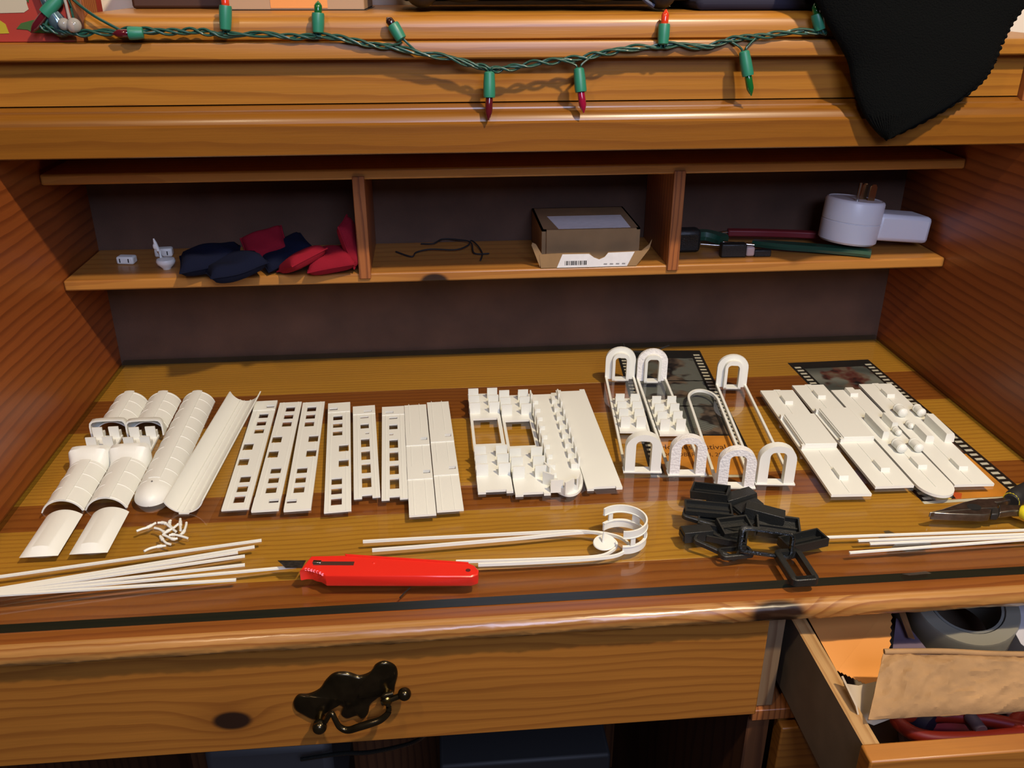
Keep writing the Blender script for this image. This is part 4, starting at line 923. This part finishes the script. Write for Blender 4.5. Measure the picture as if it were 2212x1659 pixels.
# bagged red scissors
OR2 = mat('orange_red_grip', (.42, .042, .010), .45); MAG = mat('magenta_card', (.30, .015, .05), .5)
q2 = P(2060, 1572, -78)
t = thing('bagged_scissors', 'orange-red looped handles inside a clear plastic bag in the drawer', 'scissors', q2)
def rl(x, y, z=-74.): return P(x, y, z)-q2
MB().tube(spline([rl(1940, 1548), rl(1962, 1578), rl(2010, 1594), rl(2090, 1596), rl(2170, 1590), rl(2230, 1580), rl(2140, 1556), rl(2040, 1545)], 6, True), 5.5, 10, True).build('handle_loop', OR2, t, smooth=60)
MB().tube(spline([rl(2190, 1562), rl(2215, 1545), rl(2260, 1550), rl(2270, 1580), rl(2220, 1590)], 6, True), 5, 10, True).build('handle_loop', OR2, t, smooth=60)
MB().box(-22, -12, -12, 18, 14, -9).build('magenta_insert', MAG, t, bevel=1)
MB().tube([rl(2095, 1548, -70), rl(2120, 1580, -70)], 5, 10).build('grey_pivot', mat('grey_rubber', (.14, .13, .12), .5), t, smooth=60)
MB().tube([rl(1975, 1545, -78), rl(2010, 1570, -78)], 9, 12).build('dark_insert', mat('dark_slate_plastic', (.03, .04, .05), .5), t, smooth=60)
bg = [P(1928, 1546, -58), P(2320, 1520, -58), P(2320, 1588, -58), P(1955, 1604, -58)]; q3 = sum(bg, Vector())/4
rows = []
for j in range(9):
    r = []
    for i in range(25):
        u, v = i/24, j/8; p = bg[3]*(1-u)*(1-v)+bg[2]*u*(1-v)+bg[1]*u*v+bg[0]*(1-u)*v-q3
        r.append(p+V(0, 0, 1.6*sin(u*19+v*5)+1.2*sin(v*11+u*7)))
    rows.append(r)
mb = MB(); mb.loft(rows, ringclosed=False); n0 = len(mb.v); mb.loft([[p-V(0, 0, .3) for p in r] for r in rows], ringclosed=False)
t = thing('plastic_bag', 'clear crinkled plastic bag over the orange-red handles', 'plastic bag', q3)
mb.build('film', PLB, t, smooth=60)
sheet('drawer_papers', [(1935, 1560), (2320, 1530), (2320, 1610), (1950, 1640)], [-112, -112, -112, -112], mat('dark_plum_paper', (.06, .02, .03), .7), 'dark plum papers at the bottom of the open drawer')

# ------------------------------------------------------------------ string lights along the ledge
WIRE = mat('green_light_wire', (.010, .062, .045), .35); SOCK = mat('green_light_socket', (.022, .19, .115), .4)
SL = thing('string_lights', 'green-wired string of unlit red and green lights draped along the hutch ledge', 'string lights', (430, -214, 390))
os_ = off(SL)
path = [(88, 58, -212), (130, 66, -213), (180, 72, -214), (250, 67, -214), (330, 67, -214), (410, 68, -214), (480, 73, -214), (600, 77, -214), (690, 79, -214.5), (780, 90, -215), (860, 107, -216), (960, 122, -217),
        (1040, 146, -217), (1100, 147, -217), (1180, 133, -217), (1260, 125, -216), (1340, 107, -215), (1440, 99, -214.5), (1530, 98, -214.5), (1600, 83, -214), (1680, 73, -214), (1785, 68, -214)]
base = spline([PY(x, y, d) for x, y, d in path], 12)
for w_ in range(3):
    pts = []
    for i, p in enumerate(base):
        a = i*.42+2*pi*w_/3+.9*sin(i*.07+w_); r = 2.2+.9*sin(i*.11+w_*2)
        pts.append(p+V(0, r*.45*cos(a), r*sin(a)))
    MB().tube(pts, 1.25, 6).build('wire', WIRE, SL, smooth=60, loc=os_)
MB().tube(spline([PY(140, -20, -200), PY(165, 5, -205), PY(205, 35, -212), PY(262, 66, -214)], 6), 1.3, 6).build('wire', WIRE, SL, smooth=60, loc=os_)
def bulb_mat(n, c): return mat(n, c, .12, coat=.6)
BM = {'red': bulb_mat('dark_red_bulb', (.085, .006, .012)), 'mag': bulb_mat('magenta_bulb', (.26, .006, .035)), 'ora': bulb_mat('orange_red_bulb', (.62, .040, .012)), 'grn': bulb_mat('green_bulb', (.006, .10, .022)), 'blk': bulb_mat('dark_bulb', (.02, .006, .006))}
LGT = [((132, -8, -206), (96, 31, -211), (67, 71, -213), 'red'), ((310, 71, -217), (277, 72, -219), (243, 73, -220), 'red'), ((487, 66, -215), (487, 12, -213), (485, -14, -211), 'ora'), ((687, 72, -215), (687, 28, -213), (687, 2, -211), 'grn'),
       ((868, 86, -217), (848, 53, -214), (835, 38, -213), 'blk'), ((1057, 155, -220), (1057, 211, -224), (1055, 260, -228), 'red'), ((1250, 147, -219), (1255, 199, -224), (1261, 244, -228), 'mag'), ((1432, 97, -217), (1435, 52, -214), (1439, 20, -212), 'ora'),
       ((1607, 110, -217), (1616, 164, -221), (1623, 207, -224), 'grn'), ((1772, 66, -216), (1764, 30, -214), (1760, 6, -212), 'grn')]
for a, b, c, k in LGT:
    a, b, c = PY(*a), PY(*b), PY(*c); d = (b-a)
    pa = [a, a+d*.05, a+d*.45, a+d*.9, b]; ra = (3.6, 4.9, 5.5, 5.6, 5.2)
    so_ = MB().tube(pa, lambda i: ra[i], 14, up=V(0, 1, 0)).build('socket', SOCK, SL, smooth=40, loc=os_)
    e = c-b; pb = [b-d*.02, b+e*.1, b+e*.62, b+e*.84, b+e*.93, c]; rb = (3.2, 3.5, 3.5, 2.1, 1.0, .6)
    MB().tube(pb, lambda i: rb[i], 12, up=V(0, 1, 0)).build('bulb', BM[k], so_, smooth=50)
    nr = min(base, key=lambda p: (p-a).length); s = d.normalized()
    for sg in (-1, 1):
        q = nr+V(sg*14, 0, 0); q = min(base, key=lambda p: (p-q).length)
        MB().tube(spline([a+s*2+V(sg*1.5, 0, 0), a-s*3+V(sg*3, 0, 0), q], 5), 1.15, 6).build('lead_wire', WIRE, SL, smooth=60, loc=os_)
# ------------------------------------------------------------------ things on the ledge and hutch top
KNIT = mat('black_knit_wool', (.0035, .004, .004), 1., bump=1., bscale=700, spec=.08)
def hat(px, py, d): return PY(px, py, d)
LO = [(1735, -60), (1762, 5), (1792, 62), (1828, 128), (1838, 170), (1846, 205), (1866, 250), (1886, 278), (1905, 297)]
RO = [(2250, -80), (2212, 2), (2180, 50), (2158, 95), (2138, 142), (2110, 180), (2055, 222), (1985, 262), (1912, 296)]
dep = [-222, -223, -225, -227, -229, -231, -233, -235, -236]
hc_ = V(850, -214, 390)
t = thing('knit_hat', 'black ribbed knit hat hanging over the ledge of the hutch', 'hat', hc_)
nu = 72; FR, BK = [], []
LOs = spline([PY(x, y, d) for (x, y), d in zip(LO, dep)], 6); ROs = spline([PY(x, y, d) for (x, y), d in zip(RO, dep)], 6)
for j, (l, r) in enumerate(zip(LOs, ROs)):
    f_, b_ = [], []
    s = j/(len(LOs)-1)
    for i in range(nu+1):
        u = i/nu; e = (1-(2*u-1)**2)**.5; th = 24*(1-s*.55)*e
        rib = .9*abs(sin(u*nu*.5*pi+s*2))*(1 if 0 < i < nu else .5)
        p = l*(1-u)+r*u; sg = -s*(1-s)*10*e
        zj = .8*sin(j*1.9) if i == nu else 0
        f_.append(p-hc_+V(zj, -th-rib, sg)); b_.append(p-hc_+V(zj, min(2.5, th*.25), sg))
    FR.append(f_); BK.append(b_)
mb = MB(); rings = [f_+b_[::-1] for f_, b_ in zip(FR, BK)]
mb.loft(rings).build('knit', KNIT, t, smooth=60)
hem = [PY(x, y, d-1)-hc_ for (x, y), d in zip(RO, dep)]
hs = spline(hem, 14); MB().tube(hs, lambda i: 3.2+1.1*(i % 4 < 2), 8).build('hem', KNIT, t, smooth=60)
topl = [FR[0][i] for i in range(nu+1)]
MB().loft([[p for p in FR[0]]+BK[0][::-1], [p+V(0, 60, 26) for p in FR[0]]+[p+V(0, 80, 20) for p in BK[0][::-1]], [p+V(0, 120, 10) for p in FR[0]]+[p+V(0, 130, 4) for p in BK[0][::-1]]]).build('crown', KNIT, t, smooth=70)
# holiday box
HRED = mat('red_gift_print', (.34, .035, .022), .5); HGRN = mat('green_leaf_print', (.045, .11, .025), .5); HCRM = mat('cream_gift_label', (.48, .42, .31), .6); HYEL = mat('yellow_gift_print', (.42, .33, .02), .5)
t = thing('holiday_box', 'red holiday box with cream label and green leaves at the ledge end', 'gift box', (38, -200, 390.2))
MB().box(-58, 0, 0, 52, 90, 120).build('carton', HRED, t, bevel=1)
def hb(px, py): p = PY(px, py, -200); return (p.x-38, p.z-390.2)
def dec(pix, name, m, d=.4): MB().prism([hb(*p) for p in pix], -d, -.05, 'y').build(name, m, t)
dec([(-60, -80), (57, -80), (58, 8), (62, 20), (52, 27), (-60, 30)], 'label', HCRM); dec([(-40, 30), (0, 44), (12, 52), (20, 72), (-40, 74)], 'yellow_shape', HYEL)
dec([(36, 62), (46, 50), (72, 43), (100, 44), (112, 54), (112, 72), (70, 70), (60, 64)], 'leaf', HGRN, .6); dec([(56, -40), (66, -40), (62, 6), (57, 0)], 'leaf', HGRN, .6)
# iridescent ornament and clear beads
c = PY(116, 34, -207)
IR = mat('iridescent_glass', (.16, .26, .34), .12, metal=.8, noise=.95, nscale=60)
t = thing('glass_ornament', 'iridescent blue teardrop ornament leaning on the holiday box', 'ornament', c)
mb = MB(); mb.T = Matrix.Rotation(R_(-24), 4, 'Y') ; mb.lathe([(.1, -19), (4, -18), (7, -15), (8, -10), (7, -3), (5, 5), (3, 14), (1.5, 24), (.1, 26)], 24).build('glass', IR, t, smooth=60)
MB().tube([(-11, 0, 24), (-13, 0, 30), (-9, 0, 32)], .8, 6).build('hook', CHROME, t, smooth=60)
c = PY(150, 52, -214)
CLR = mat('clear_plastic_bead', (.70, .66, .60), .1, trans=.6)
t = thing('clear_bead_pair', 'pair of clear plastic beads on a stem beside the plinth end', 'ornament', c)
MB().ball((-4.5, 0, 0), 5.2).build('bead', CLR, t, smooth=60); MB().ball((4, -1, -1), 6.2).build('bead', CLR, t, smooth=60); MB().tube([(1, 0, 4), (0, 1, 16), (-2, 2, 30)], 1.3, 8).build('stem', CLR, t, smooth=60)
# turned wooden post at the plinth end
c = PY(152, 60, -196)
t = thing('wooden_stand', 'small brown wooden stand behind the clear beads on the ledge', 'stand', (c.x, -190, 390.2))
MB().box(-9, -8, 0, 15, 30, 60).build('post', W_DIV, t, bevel=2); MB().box(-11, -10, 0, 17, 32, 6).build('foot', W_DIV, t, bevel=1.5)
# box, book and bag on the top
ZT = 413.7
t = thing('cream_box', 'cream box with an orange patch on the hutch top', 'box', (270, -110, ZT), -2)
MB().box(-58, -30, .3, 75, 60, 80).build('carton', mat('cream_carton', (.42, .27, .16), .6), t, bevel=1); MB().box(-14, -30.5, 2, 40, -30.05, 60).build('orange_patch', mat('orange_patch', (.75, .30, .08), .6), t); MB().box(-60, -31, 0, 77, 62, .3).build('base', INK, t)
t = thing('dark_case', 'dark brown case behind the string lights on the hutch top', 'case', (165, -70, ZT), 0)
MB().box(-52, -24, 0, 40, 60, 70).build('body', mat('dark_brown_case', (.05, .018, .008), .6), t, bevel=3); MB().box(-52.4, -24.6, 30, 40.4, 60.4, 32).build('lid_seam', INK, t)
BAGM = mat('black_bag_nylon', (.010, .010, .012), .55, bump=.8, bscale=90)
t = thing('black_bag', 'black nylon bag with rounded feet slumped on the hutch top', 'bag', (520, -120, ZT), 0)
def lump(px, py, rx, rz, d=-170., name='lobe'):
    p = PY(px, py, d); MB().ball((p.x-520, d+120, max(p.z-ZT, 1)+rz), (rx, 22, rz), 10).build(name, BAGM, t, smooth=60)
lump(912, 17, 16, 16, -178, 'foot'); lump(1000, 6, 34, 18); lump(1140, 2, 60, 22); lump(1285, 7, 34, 18); lump(1425, 20, 14, 14, -180, 'foot'); lump(1380, 0, 40, 22)
MB().box(-150, -40, 8, 160, 90, 110).build('body', BAGM, t, bevel=14)
MB().tube(spline([PY(1375, -20, -188)-V(520, -120, ZT), PY(1395, 2, -190)-V(520, -120, ZT), PY(1412, 14, -190)-V(520, -120, ZT)], 5), 2.2, 6).build('strap', mat('slate_blue_strap', (.06, .075, .13), .6), t, smooth=60)
t = thing('folded_cloth', 'dark blue cloth folded under the knit hat on the hutch top', 'cloth', (720, -110, ZT), 0)
MB().box(-60, -70, 0, 120, 60, 14).build('fold', mat('dark_blue_cloth', (.012, .012, .030), .9), t, bevel=6); MB().box(-50, -60, 14.2, 110, 50, 34).build('fold', KNIT, t, bevel=8)

# ------------------------------------------------------------------ small bits
a = P(875, 1280, .6); tag(MB().tube([V(4, 6, 0), V(0, 0, .3), V(-4, -6, 0)], .6, 6).build('plastic_shaving', BLACK, None, loc=a), 'tiny black shaving on the glass before the red knife', 'shaving')
q4 = P(1400, 756, 0)
tag(MB().tube(spline([P(1345, 739, 14)-q4, P(1349, 748, 7)-q4, P(1358, 758, 1.2)-q4, P(1392, 760, 1.2)-q4, P(1420, 756, 2)-q4, P(1432, 751, 4)-q4, P(1446, 746, 8)-q4], 7), 1.1, 6).build('wire_end', CORD, None, smooth=60, loc=q4), 'bent black wire end behind the arched frames at the back of the desk', 'wire')
